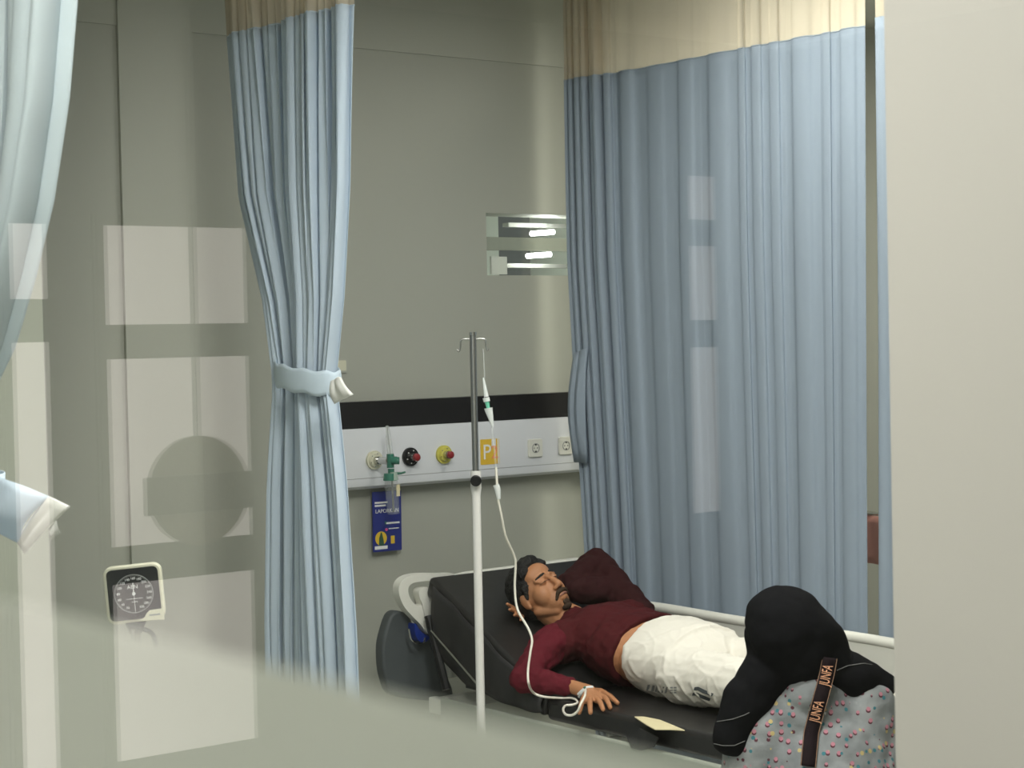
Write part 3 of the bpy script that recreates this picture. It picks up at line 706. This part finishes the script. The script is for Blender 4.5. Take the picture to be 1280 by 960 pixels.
for s in (-1, 1):
    hell(bm, s * .014, -.034, .098, .009, .008, .011, 2); hcap(bm, (s * .012, .030, .088), (s * .048, .026, .072), .010, .009)
    hell(bm, s * .031, .010, .081, .016, .010, .012, 2); hell(bm, s * .033, -.022, .045, .037, .046, .038)
    hell(bm, s * .078, -.004, -.004, .009, .032, .019, 2); hell(bm, s * .080, -.026, .002, .008, .012, .010, 2)
    hcap(bm, (s * .055, -.055, .0), (s * .025, -.095, .045), .020, .018)
hell(bm, 0, -.064, .092, .024, .010, .012); hell(bm, 0, -.076, .088, .020, .009, .011)
NB = Vector((4.75, 5.71, .885))
cap(bm, H(0, -.07, -.01), NB, .060, .068); cap(bm, H(0, -.02, -.03), NB, .058, .07)
CX = 4.83
# torso, belly, hips, legs
SR = Vector((4.555, 5.60, .835)); SL = Vector((5.03, 5.64, .875))
cap(bm, SR + Vector((.05, 0, 0)), SL - Vector((.03, 0, 0)), .075, .075)
ell(bm, (4.80, 5.55, .845), (.19, .17, .11)); ell(bm, (CX - .01, 5.38, .81), (.205, .17, .13)); ell(bm, (CX, 5.24, .79), (.212, .17, .137)); ell(bm, (CX, 5.08, .785), (.20, .15, .12))
HR, HL = Vector((4.70, 5.02, .77)), Vector((4.925, 5.02, .775)); KR, KL = Vector((4.66, 4.60, .79)), Vector((4.99, 4.60, .84))
AR, AL = Vector((4.68, 4.20, .72)), Vector((5.0, 4.20, .72))
for a, k, n_ in ((HR, KR, AR), (HL, KL, AL)):
    cap(bm, a, k, .090, .060); cap(bm, k, n_, .055, .036); cap(bm, n_ + Vector((0, -.01, -.01)), n_ + Vector((0, -.05, .13)), .035, .028)
# right arm (near side)
EL = PZ(655, 848, .735); WR = PZ(714, 858, .715)
cap(bm, SR, EL, .055, .044); cap(bm, EL, WR, .042, .027)
# hand, palm down, five fingers
K = [PZ(x, y, .697) for x, y in ((729, 875), (737, 875), (747, 874), (756, 872))]
TIP = [PZ(x, y, .674) for x, y in ((724, 891), (738, 891), (754, 887), (763, 885))]
HP = PZ(737, 866, .700)
cap(bm, WR, HP, .026, .030)
for k in K: cap(bm, HP, k + Vector((0, 0, -.004)), .024, .0135)
for k, t_ in zip(K, TIP):
    mid = k.lerp(t_, .5) + Vector((0, 0, .006)); cap(bm, k, mid, .0118, .0108, 10); cap(bm, mid, t_, .0108, .0092, 10)
tb, tm, tt = PZ(750, 864, .690), PZ(763, 871, .688), PZ(772, 879, .674)
cap(bm, HP, tb, .020, .013); cap(bm, tb, tm, .0140, .0120, 10); cap(bm, tm, tt, .0120, .0095, 10)
# left arm folded up behind the head
ELL = P(745, 702, 7.80); HLW = P(675, 764, 7.66)
cap(bm, SL, ELL, .055, .046); cap(bm, ELL, HLW, .043, .028)
hb = P(655, 768, 7.54); cap(bm, HLW, hb, .028, .024)
for x, y, d in ((634, 755, 7.42), (637, 762, 7.40), (643, 769, 7.40), (651, 775, 7.40)):
    q_ = P(x, y, d); mm = hb.lerp(q_, .5); cap(bm, hb, mm, .010, .009, 10); cap(bm, mm, q_, .009, .0075, 10)
body = blob('body', bm, 'skin', man, voxel=.0042, smooth=4)
# hair, brows, moustache, goatee, lids
bm = bmesh.new()
hell(bm, 0, .046, -.018, .084, .092, .093); hell(bm, 0, .108, .040, .055, .030, .040); hell(bm, 0, .01, -.05, .078, .085, .06)
hcap(bm, (-.074, .04, .03), (-.077, .0, .016), .010, .006); hcap(bm, (.074, .04, .03), (.077, .0, .016), .010, .006)
hcap(bm, (-.05, .085, .045), (.05, .085, .045), .024, .024)
def hairfn(c, n):
    return c + n * (.004 * noise.noise(c * 60) + .002 * noise.noise(c * 160))
blob('hair', bm, 'hair', man, voxel=.004, smooth=2, fn=hairfn)
bt = bvh(body)
def face_strip(name, pts, rads, m, lift=.0):
    b = bmesh.new()
    sp = [H(*p) for p in pts]; out = []
    for p in smooth_path(sp, 5):
        near = bt.find_nearest(p); out.append(near[0] + near[1] * lift)
    n = len(out); rr = [rads[0] + (rads[1] - rads[0]) * abs(2 * i / (n - 1) - 1) for i in range(n)]
    tube(b, out, rr, 8); return link(name, b, m, man)
for s in (-1, 1):
    face_strip('eyebrow', [(s * .012, .034, .10), (s * .03, .040, .10), (s * .052, .032, .08)], (.0058, .003), 'hair')
    face_strip('eyelid_line', [(s * .018, .006, .10), (s * .031, .003, .10), (s * .046, .008, .08)], (.0017, .0008), 'hair')
    face_strip('nostril', [(s * .008, -.038, .112), (s * .011, -.039, .110)], (.0032, .0025), 'skinlip')
bm = bmesh.new()
for s in (-1, 1): hcap(bm, (s * .003, -.051, .104), (s * .020, -.054, .098), .0085, .0080); hcap(bm, (s * .020, -.054, .098), (s * .032, -.070, .084), .0080, .0050)
blob('moustache', bm, 'beard', man, voxel=.0025, smooth=3)
bm = bmesh.new(); hell(bm, 0, -.092, .086, .016, .012, .008); hell(bm, 0, -.106, .074, .021, .012, .018)
blob('goatee', bm, 'beard', man, voxel=.0025, smooth=3)
if 0: face_strip('moustache', [(-.036, -.068, .10), (-.026, -.056, .115), (-.012, -.050, .125), (0, -.049, .13), (.012, -.050, .125), (.026, -.056, .115), (.036, -.068, .10)], (.0068, .0035), 'beard')
face_strip('lips', [(-.022, -.070, .10), (0, -.069, .12), (.022, -.070, .10)], (.0052, .002), 'skinlip')
if 0: face_strip('goatee', [(-.016, -.094, .09), (0, -.100, .10), (.016, -.094, .09)], (.010, .005), 'beard')
# shirt
bm = bmesh.new()
cap(bm, SR + Vector((.04, 0, 0)), SL - Vector((.02, 0, 0)), .088, .088)
ell(bm, (4.80, 5.55, .85), (.215, .175, .125)); ell(bm, (CX - .01, 5.43, .822), (.225, .13, .143)); 
tube(bm, [Vector((CX - .01, 5.50, .825)), Vector((CX - .005, 5.42, .815)), Vector((CX, 5.335, .802))], [.14, .15, .149], 40)
for v in bm.verts[-120:]: v.co.x = CX + (v.co.x - CX) * 1.50
sr = bmesh.new(); cap(sr, SR + Vector((-.012, 0, .008)), EL, .073, .058); cap(sr, EL, WR.lerp(EL, .06), .056, .036)
sl = bmesh.new(); cap(sl, SL + Vector((.015, 0, .008)), ELL, .076, .062); cap(sl, ELL, HLW.lerp(ELL, .35), .060, .048); cap(sl, SL.lerp(ELL, .5), P(722, 738, 7.62), .065, .055)
cap(sl, P(738, 712, 7.74), P(716, 728, 7.66), .06, .05)
cap(bm, NB + Vector((0, -.03, -.02)), NB.lerp(H(0, -.07, -.01), .22), .086, .068)
def wrink(k, s):
    def fn(c, n): return c + n * (k * noise.noise(Vector((c.x * s, c.y * s * 1.6, c.z * s))) + k * .5 * noise.noise(c * s * 2.7))
    return fn
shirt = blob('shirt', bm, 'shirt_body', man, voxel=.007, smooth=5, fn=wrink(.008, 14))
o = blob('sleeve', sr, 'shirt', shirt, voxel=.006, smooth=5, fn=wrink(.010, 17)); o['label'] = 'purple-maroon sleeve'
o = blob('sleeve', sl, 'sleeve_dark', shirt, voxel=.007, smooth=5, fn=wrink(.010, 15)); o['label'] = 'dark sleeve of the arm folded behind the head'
# trousers
bm = bmesh.new()
tube(bm, [Vector((CX, 5.262, .798)), Vector((CX, 5.18, .80)), Vector((CX, 5.03, .795))], [.149, .155, .146], 40)
for v in list(bm.verts): v.co.x = CX + (v.co.x - CX) * 1.47
ell(bm, (CX, 5.06, .792), (.225, .16, .137))
for a, k, n_ in ((HR, KR, AR), (HL, KL, AL)):
    cap(bm, a, k, .108, .090); cap(bm, k, n_ + Vector((0, .03, 0)), .088, .060)
def tro(c, n):
    r = 1 - abs(noise.noise(Vector((c.x * 7, c.y * 10 + c.x * 6, c.z * 9)))) * 2
    r2 = 1 - abs(noise.noise(Vector((c.x * 14 + 3, c.y * 17 - c.x * 9, c.z * 15)))) * 2
    return c + n * (.0065 * r ** 3 + .003 * r2 ** 3 - .002)
trou = blob('trousers', bm, 'trouser', man, voxel=.006, smooth=4, fn=tro)
tt_ = bvh(trou)
def surf_poly(name, pxs, m, parent, tree, lift=.0025, label=None):
    bm = bmesh.new(); vs = []
    for x, y in pxs:
        h, n = hit(tree, x, y)
        if h is None: return None
        vs.append(h - ray(x, y).normalized() * lift)
    f = [bm.verts.new(v) for v in vs]; g = [bm.verts.new(v - ray(*pxs[0]).normalized() * .001) for v in vs]
    bm.faces.new(g); bm.faces.new(f[::-1]); n = len(f)
    for i in range(n): bm.faces.new((f[i], f[(i + 1) % n], g[(i + 1) % n], g[i]))
    o = link(name, bm, m, parent, False)
    if label: o['label'] = label
    return o
def merge_polys(name, polys, m, parent, tree, lift=.003):
    bm = bmesh.new()
    for pxs in polys:
        hs = [hit(tree, x, y)[0] for x, y in pxs]
        if any(h is None for h in hs): continue
        f = [bm.verts.new(h - ray(*p).normalized() * lift) for h, p in zip(hs, pxs)]; bm.faces.new(f)
    return link(name, bm, m, parent, False)
bars = []
xs = [(808, 811), (814, 817), (819, 820.5), (823, 824.5), (827, 829), (831, 833.5)]
for i, (x0, x1) in enumerate(xs):
    y = 856 + (x0 - 808) * .13; bars.append([(x0 + 1.5, y), (x1 + 1.5, y), (x1 - .5, y + 7.5), (x0 - .5, y + 7.5)])
for x0 in (837.5, 842):
    y = 858.6; bars += [[(x0, y), (x0 + 3.6, y), (x0 + 3.6, y + 2), (x0, y + 2)], [(x0, y + 3.4), (x0 + 3.6, y + 3.4), (x0 + 3.6, y + 5), (x0, y + 5)], [(x0, y + 6.4), (x0 + 3.4, y + 6.4), (x0 + 3.4, y + 8), (x0, y + 8)]]
merge_polys('printed_bars', bars, 'ink_grey', trou, tt_)
st = [[(868, 859), (873, 858.5), (880, 862), (892, 867), (890, 870.5), (878, 866.5), (872, 863), (867, 863)], [(866, 866), (871, 865.5), (878, 869), (888, 873), (887, 876.5), (876, 873), (870, 869.5), (865, 869.5)]]
merge_polys('printed_stripes', st, 'cardgreen', trou, tt_).data.materials[0] = M['darkgrey']
# tape and cannula on the hand
ht = bvh(body)
for seq in ([(723, 868), (727, 864), (732, 860), (737, 859), (741, 859)], [(724, 871), (727, 867), (731, 863)]):
    pp = [hit(ht, *q_)[0] for q_ in seq]; pp = [p for p in pp if p is not None]
    if len(pp) > 2: link('medical_tape', T(smooth_path(pp, 4), .0058, 8), 'tape', man)
q = bmesh.new(); h_ = hit(ht, 731, 859)[0]; ell(q, h_ - FW * .006, (.007, .005, .005)); link('cannula_hub', q, 'green', man)

# ------------------------------------------------------------------ IV stand
bx = PX(600, 880, 4.18); sx, sy = PX(592, 500, 4.18).x, PX(592, 500, 4.18).y
sx, sy = 4.18, PX(597, 700, 4.18).y
iv = thing('iv_stand', 'chrome and white infusion stand with two hooks beside the stretcher', 'drip stand', (sx, sy, 0))
zj = PX(594, 600, sx).z; ztp = PX(590, 419, sx).z
link('upper_pole', T([(sx, sy, zj - .02), (sx, sy, ztp)], .0125, 20), 'steel', iv)
link('pole_cap', T([(sx, sy, ztp), (sx, sy, ztp + .012)], .014, 20), 'chrome', iv)
link('lower_pole', T([(sx, sy, .12), (sx, sy, zj)], .0165, 20), 'polewhite', iv)
link('pole_collar', T([(sx, sy, zj - .06), (sx, sy, zj - .03), (sx, sy, zj + .035)], [.0165, .021, .019], 20), 'polewhite', iv)
kd = Vector((-.6, -.8, 0)).normalized()
link('clamp_knob', (lambda b: (disc(b, Vector((sx, sy, zj)) + kd * .018, .021, .028, kd, 24), b)[1])(bmesh.new()), 'black', iv, bevel=.004)
bm = bmesh.new()
hd = Vector((R0.x, R0.y, 0)).normalized()
for s, dr in ((-1, .05), (1, .05)):
    o_ = Vector((sx, sy, ztp - .015)); z_ = Vector((0, 0, 1))
    tube(bm, smooth_path([o_, o_ + hd * s * .03 + z_ * .002, o_ + hd * s * .046 - z_ * .004, o_ + hd * s * .048 - z_ * .03, o_ + hd * s * .054 - z_ * .045, o_ + hd * s * .062 - z_ * .038], 5), .0032, 10)
link('hooks', bm, 'chrome', iv)
for k in range(5):
    a = k * 2 * PI / 5 + .3; d_ = Vector((math.cos(a), math.sin(a), 0))
    lg = link('foot', T([(sx, sy, .13), Vector((sx, sy, .085)) + d_ * .25], [.014, .011], 12), 'polewhite', iv)
    e_ = Vector((sx, sy, .03)) + d_ * .25; link('castor', (lambda b: (disc(b, e_ - Vector((.008, 0, 0)), .028, .016, (1, 0, 0), 16), tube(b, [e_, e_ + Vector((0, 0, .06))], .006, 8), b)[2])(bmesh.new()), 'black', lg)
# infusion line
ivl = thing('infusion_line', 'cream infusion tube with drip chamber running from the stand to the man\'s hand', 'tube', PX(605, 440, sx))
dI = 6.86
def pd_(x, y, d=dI): return P(x, y, d)
link('hanger_strip', T([pd_(604, 436), pd_(606, 472)], .0022, 8), 'clear', ivl)
link('spike', T([pd_(604, 472), pd_(608, 496)], [.003, .0095], 14), 'clearwhite', ivl)
link('spike_collar', T([pd_(607.5, 497), pd_(608.5, 502)], .013, 16), 'clearwhite', ivl)
link('needle_joint', T([pd_(608.5, 502), pd_(610.5, 511)], [.009, .006], 12), 'mint', ivl)
link('drip_chamber', T([pd_(610.5, 510), pd_(611, 513), pd_(616, 533)], [.016, .015, .005], 16), 'clearwhite', ivl)
link('roller_clamp', T([pd_(620, 606), pd_(622, 612), pd_(623.5, 624)], [.0125, .012, .007], 12), 'clearwhite', ivl)
link('clear_tubing', T(smooth_path([P(615, 533, 6.86), P(618, 560, 6.86), P(620, 585, 6.86)], 6), .0045, 10), 'clearer', ivl)
path = [(620, 584, 6.86), (621, 600, 6.86), (622, 620, 6.86), (627, 645, 6.87), (632, 670, 6.9), (642, 693, 6.95), (644.5, 705, 6.96), (643.5, 735, 6.96), (647, 762, 6.94), (660, 785, 6.9), (665, 800, 6.88), (663, 815, 6.86), (660, 838, 6.84), (661, 855, 6.80)]
pts = [P(*p) for p in path] + [PZ(667, 866, .70), PZ(680, 871, .685), PZ(700, 872.5, .672), PZ(716, 873, .675), PZ(722, 878, .673), PZ(716, 881, .672), PZ(707, 882, .671), PZ(704, 887, .671), PZ(707, 893, .671), PZ(715, 894, .673), PZ(722, 889, .690), PZ(726, 880, .716), PZ(731, 870, .738), PZ(732, 862, .742)]
link('tubing', T(smooth_path(pts, 8), .0046, 10), 'tube', ivl)

# ------------------------------------------------------------------ sitting woman
wo = thing('person', 'woman in black headscarf and grey dotted dress sitting with her back to the glass', 'person', (4.1, 3.7, .45))
D = 5.45
def W(px, py, dd=0): return P(px, py, D + dd)
def cax(): return (CR, CU, -FW)
def wel(bm, px, py, dd, rx, ry, rz): ell(bm, W(px, py, dd), (rx, ry, rz), cax())
bm = bmesh.new()    # body: head, neck, torso, arms, hips, thighs, shins
wel(bm, 984, 792, 0.0, .085, .115, .095); wel(bm, 955, 806, .05, .042, .075, .05); cap(bm, W(990, 815, .02), W(1010, 850, .02), .05, .06)
cap(bm, W(1012, 885, .05), W(1030, 1000, .03), .08, .10); cap(bm, W(945, 892, .05), W(1078, 885, .05), .05, .05)
cap(bm, W(935, 885, .05), W(915, 985, .02), .05, .04); cap(bm, W(915, 985, .02), W(895, 985, .28), .038, .026)
cap(bm, W(1085, 875, .03), W(1110, 990, .05), .05, .042); cap(bm, W(1110, 990, .05), W(1060, 1010, .3), .038, .028)
hw = W(895, 985, .28)
for k in range(5): cap(bm, hw, hw + Vector((.01 * k - .06, .06 + .008 * (2 - abs(k - 2)), -.01)), .014, .008, 8)
HIP = Vector((W(1030, 1000).x, W(1030, 1000).y, .56))
fd = Vector((.2, .98, 0)).normalized(); sd_ = Vector((.98, -.2, 0))
for s in (-1, 1):
    h0 = HIP + sd_ * s * .10; k0 = h0 + fd * .40 + Vector((0, 0, -.03)); a0 = k0 + Vector((0, .02, -.42))
    cap(bm, h0, k0, .085, .06); cap(bm, k0, a0, .055, .038); cap(bm, a0, a0 + fd * .16 + Vector((0, 0, -.03)), .036, .028)
cap(bm, W(1030, 1000, .03), HIP, .12, .12)
wb = blob('body', bm, 'skin', wo, voxel=.008, smooth=4)
# dress
bm = bmesh.new()
wel(bm, 1012, 905, .03, .165, .19, .12); wel(bm, 1012, 868, -.015, .085, .075, .085); wel(bm, 1035, 980, .0, .215, .24, .15); wel(bm, 960, 935, .03, .13, .17, .10); wel(bm, 1075, 915, .03, .115, .16, .10)
cap(bm, W(1085, 878, .03), W(1112, 995, .04), .085, .075); cap(bm, W(940, 888, .05), W(926, 990, .02), .075, .07); cap(bm, W(926, 990, .02), W(905, 988, .24), .065, .045)
cap(bm, W(1112, 995, .04), W(1065, 1012, .27), .07, .045)
cap(bm, W(1035, 1000), HIP, .20, .19)
for s in (-1, 1):
    h0 = HIP + sd_ * s * .10; k0 = h0 + fd * .40 + Vector((0, 0, -.03)); cap(bm, h0, k0, .115, .095); cap(bm, k0, k0 + Vector((0, .0, -.33)), .095, .10)
def dressfn(c, n):
    return c + n * (.010 * noise.noise(Vector((c.x * 9, c.y * 9, c.z * 4))) + .006 * noise.noise(c * 22))
dress = blob('dress', bm, 'dress', wo, voxel=.008, smooth=8, fn=dressfn)
# headscarf
bm = bmesh.new()
wel(bm, 985, 788, 0, .122, .130, .125); wel(bm, 972, 776, .02, .098, .102, .10); wel(bm, 1003, 800, .0, .112, .12, .11); wel(bm, 950, 800, .06, .048, .075, .05)
cap(bm, W(1000, 815, .0), W(1012, 832, .02), .105, .10)
cap(bm, W(985, 825, .02), W(932, 880, .02), .075, .075); cap(bm, W(932, 872, .0), W(916, 920, -.01), .068, .060)
cap(bm, W(960, 840, .02), W(925, 900, .0), .085, .060)
cap(bm, W(1020, 800, .0), W(1040, 838, .02), .085, .075); cap(bm, W(1015, 832, .02), W(1072, 850, .02), .075, .070); cap(bm, W(1060, 838, .02), W(1106, 856, .03), .062, .040)
cap(bm, W(1000, 840, .10), W(930, 930, .12), .09, .07)
def scarf(c, n):
    return c + n * (.007 * noise.noise(Vector((c.x * 8 + c.z * 5, c.y * 8, c.z * 14))) + .003 * noise.noise(c * 30))
hj = blob('headscarf', bm, 'hijab', wo, voxel=.007, smooth=7, fn=scarf)
wt = bvh(hj); dt = bvh(dress)
def nearest_hit(x, y):
    a = hit(wt, x, y)[0]; b = hit(dt, x, y)[0]
    c = [q for q in (a, b) if q is not None]
    return min(c, key=lambda q: (q - EYE).length) if c else None
def surf_line(name, pxs, r, m, parent, tree=None, lift=.002):
    pts = []
    for i in range(len(pxs) - 1):
        for k in range(6):
            x = pxs[i][0] + (pxs[i + 1][0] - pxs[i][0]) * k / 6; y = pxs[i][1] + (pxs[i + 1][1] - pxs[i][1]) * k / 6
            h = hit(tree, x, y)[0] if tree else nearest_hit(x, y)
            if h is not None: pts.append(h - ray(x, y).normalized() * lift)
    if len(pts) > 2: return link(name, T(pts, r, 6), m, parent)
surf_line('stitching', [(896, 902), (915, 899), (930, 894), (938, 890)], .0011, 'trimsilver', hj, wt)
surf_line('stitching', [(1046, 838), (1060, 832), (1080, 829), (1092, 831)], .0011, 'trimsilver', hj, wt)
surf_line('hem', [(890, 929), (903, 932), (918, 932), (934, 925)], .0010, 'trimsilver', hj, wt)
# bag strap over her back
sb = thing('bag_strap', 'black bag strap with orange lettering running down the seated woman\'s back', 'strap', W(1030, 860, -.15))
cl_ = [(1037, 822), (1034, 840), (1029.5, 858), (1024, 878), (1019, 896), (1014, 915), (1012, 935), (1010, 958)]
def strap_w(i): return 10.5 - .2 * i
def sheet_on(pts_l, lift):
    out = []
    for x, y in pts_l:
        h = nearest_hit(x, y); out.append((h if h is not None else W(x, y, -.12)))
    # smooth the distances so the webbing bridges hollows
    ds = [(o - EYE).dot(FW) for o in out]
    for _ in range(6): ds = [min(ds[i], (ds[max(i - 1, 0)] + ds[i] + ds[min(i + 1, len(ds) - 1)]) / 3) for i in range(len(ds))]
    return [P(x, y, d - lift) for (x, y), d in zip(pts_l, ds)]
fine = []
for i in range(len(cl_) - 1):
    for k in range(5): fine.append((cl_[i][0] + (cl_[i + 1][0] - cl_[i][0]) * k / 5, cl_[i][1] + (cl_[i + 1][1] - cl_[i][1]) * k / 5))
fine.append(cl_[-1])
mid = sheet_on(fine, .012)
def off(i, wpx):   # sideways on the strap
    j = min(i + 1, len(mid) - 1); k = max(i - 1, 0); t_ = (mid[j] - mid[k]).normalized(); s = t_.cross(FW).normalized()
    if s.dot(CR) < 0: s = -s
    return s * wpx * D / FPX
rows = [[mid[i] + off(i, -9.5), mid[i] + off(i, 0) - FW * .001, mid[i] + off(i, 9.5)] for i in range(len(mid))]
o = link('webbing', sheet(rows), 'strap', sb); s_ = o.modifiers.new('s', 'SOLIDIFY'); s_.thickness = .003
for s in (-1, 1):
    link('edge_trim', T([mid[i] + off(i, s * 9.0) - FW * .003 for i in range(len(mid))], .0012, 6), 'strapedge', sb)
def strap_text(s, i0, i1, m):
    c = (mid[i0] + mid[i1]) / 2 - FW * .006; up = (mid[i0] - mid[i1]).normalized()      # text runs upwards
    q = bmesh.new(); yv = -CR; n = -FW
    xv = up; yv = n.cross(xv).normalized()
    L_ = (mid[i0] - mid[i1]).length
    mt = basis(c, xv, yv); text_bm(q, s, .042, mt @ Matrix.Scale(L_ / (.042 * .66 * len(s)), 4, (1, 0, 0)))
    link('lettering', q, m, sb, False)
strap_text('JUNFA', 2, 10, 'orange'); strap_text('JUNFA', 14, 22, 'orange')
for s in (-1, 1): q = bmesh.new(); disc(q, mid[18] + off(18, s * 10) - FW * .004, .004, .003, -FW, 10); link('rivet', q, 'chrome', sb)
# her stool
stl = thing('stool', 'low round stool under the seated woman', 'stool', (HIP.x, HIP.y, 0))
link('seat', (lambda b: (disc(b, (HIP.x, HIP.y, .36), .17, .05, (0, 0, 1), 36), b)[1])(bmesh.new()), 'vinyldull', stl, bevel=.01)
for k in range(4):
    a = PI / 4 + k * PI / 2; link('leg', T([(HIP.x + .1 * math.cos(a), HIP.y + .1 * math.sin(a), .36), (HIP.x + .15 * math.cos(a), HIP.y + .15 * math.sin(a), 0)], .011, 12), 'chrome', stl)

# ------------------------------------------------------------------ blood pressure gauge on its stand
GC = P(167.5, 742, 4.8)
gs = thing('blood_pressure_gauge', 'square black dial blood pressure gauge with cream rim on a stand', 'gauge', (GC.x, GC.y, 0))
gx = (CR * math.cos(.10) + CU * math.sin(.10)).normalized(); gyv = CU * math.cos(.10) - CR * math.sin(.10)
gx = (gx + FW * .10).normalized()
GM = basis(GC, gx, gyv)
gn = GM.to_3x3() @ Vector((0, 0, 1))
q = bmesh.new(); plate(q, rrect(.150, .150, .022, 6), .03, GM @ Matrix.Translation((0, 0, -.03)))
link('rim', q, 'cream', gs, bevel=.004)
q = bmesh.new(); plate(q, rrect(.133, .133, .014, 6), .002, GM @ Matrix.Translation((0, 0, .0008))); link('dial', q, 'gaugeface', gs)
q = bmesh.new(); plate(q, [(.076, -.076), (.076, -.046), (.040, -.047), (.032, -.054), (.025, -.064), (.018, -.067), (.018, -.072), (.06, -.074)], .0025, GM @ Matrix.Translation((-.004, .0, .002))); link('corner_badge', q, 'cream', gs)
q = bmesh.new(); pts = [(math.cos(a * PI / 24) * .0505, math.sin(a * PI / 24) * .0505) for a in range(48)]; plate(q, pts, .0012, GM @ Matrix.Translation((0, .0, .003)), [(x * .965, y * .965) for x, y in pts])
link('dial_ring', q, 'ink_grey', gs)
q = bmesh.new()
for k in range(15):
    v = 20 + 20 * k; a = math.radians(-118 - 21.9 * k + 0); 
    text_bm(q, str(v), .0088, GM @ Matrix.Translation((.040 * math.cos(a), .040 * math.sin(a), .0035)), .0002)
for k in range(60):
    a = math.radians(-105 - k * 330 / 59); r0 = .0455; r1 = .0475
    c_, s__ = math.cos(a), math.sin(a); mm = GM @ Matrix.Rotation(a, 4, 'Z'); box(q, r0, r1, -.0003, .0003, .003, .0034, mtx=mm)
text_bm(q, 'ABN', .014, GM @ Matrix.Translation((-.002, .0175, .0035)), .0002)
box(q, -.020, .022, -.0135, -.0125, .003, .0034, mtx=GM); text_bm(q, 'mmHg', .006, GM @ Matrix.Translation((0, -.021, .0035)), .0002)
link('dial_marks', q, 'ink_white', gs, False)
q = bmesh.new(); box(q, -.0012, .0012, -.002, .028, .0045, .0052, mtx=GM); box(q, -.0005, .0005, -.048, 0, .0045, .0052, mtx=GM); disc(q, GM @ Vector((0, 0, .0035)), .0045, .003, gn, 16); link('needle', q, 'ink_white', gs)
q = bmesh.new(); text_bm(q, 'MEDIS', .0065, GM @ Matrix.Translation((.053, -.061, .0048)), .0001); 
q.free()
q = bmesh.new(); box(q, .034, .062, -.062, -.058, .0046, .0049, mtx=GM); link('badge_print', q, 'ink_grey', gs, False)
top = GC - Vector((0, 0, .075)) - gn * .02
link('neck', T([top, top - Vector((0, 0, .03))], [.028, .016], 20), 'darkgrey', gs)
link('air_fitting', T([top + CR * .0 - Vector((0, 0, .015)) - FW * .03, top - Vector((0, 0, .045)) - FW * .03], .006, 12), 'chrome', gs)
link('pole', T([top - Vector((0, 0, .03)), (top.x, top.y, .08)], .0125, 16), 'chrome', gs)
link('coiled_hose', T(smooth_path([top + CR * .02 - Vector((0, 0, .02)), top + CR * .05 - Vector((0, 0, .05)), top + CR * .055 - Vector((0, 0, .2)), top + CR * .02 - Vector((0, 0, .38))], 8), .006, 10), 'darkgrey', gs)
q = bmesh.new(); bc = Vector((top.x, top.y, 1.0)); box(q, bc.x - .11, bc.x + .11, bc.y - .08, bc.y + .08, .93, 1.03); link('basket', q, 'white', gs, bevel=.01)
for k in range(5):
    a = k * 2 * PI / 5; d_ = Vector((math.cos(a), math.sin(a), 0))
    lg = link('foot', T([(top.x, top.y, .10), Vector((top.x, top.y, .065)) + d_ * .24], [.014, .01], 12), 'darkgrey', gs)
    e_ = Vector((top.x, top.y, .025)) + d_ * .24; link('castor', (lambda b: (disc(b, e_ - Vector((.008, 0, 0)), .025, .016, (1, 0, 0), 16), tube(b, [e_, e_ + Vector((0, 0, .045))], .005, 8), b)[2])(bmesh.new()), 'black', lg)

# ------------------------------------------------------------------ what shows through the gap between the curtains
X6 = 6.6
ca = PX(1096, 640, X6)
t = thing('hanging_towel', 'pink towel hanging on a rail, seen through the narrow curtain gap', 'towel', ca)
zt1, zt0 = PX(1096, 645, X6).z, PX(1096, 705, X6).z
rows = [[Vector((X6 + .01 * math.sin(i), ca.y - .15 + .3 * i / 12, zt1 + (zt0 - zt1) * j / 6)) for i in range(13)] for j in range(7)]
o = link('towel_cloth', sheet(rows), 'pinkcloth', t); s_ = o.modifiers.new('s', 'SOLIDIFY'); s_.thickness = .006
link('rail', T([(X6 + .01, ca.y - .3, zt1 + .01), (X6 + .01, ca.y + .3, zt1 + .01)], .01, 12), 'chrome', t)
for s in (-1, 1): link('rail_leg', T([(X6 + .01, ca.y + s * .3, zt1 + .015), (X6 + .01, ca.y + s * .3, 0)], .01, 12), 'chrome', t)
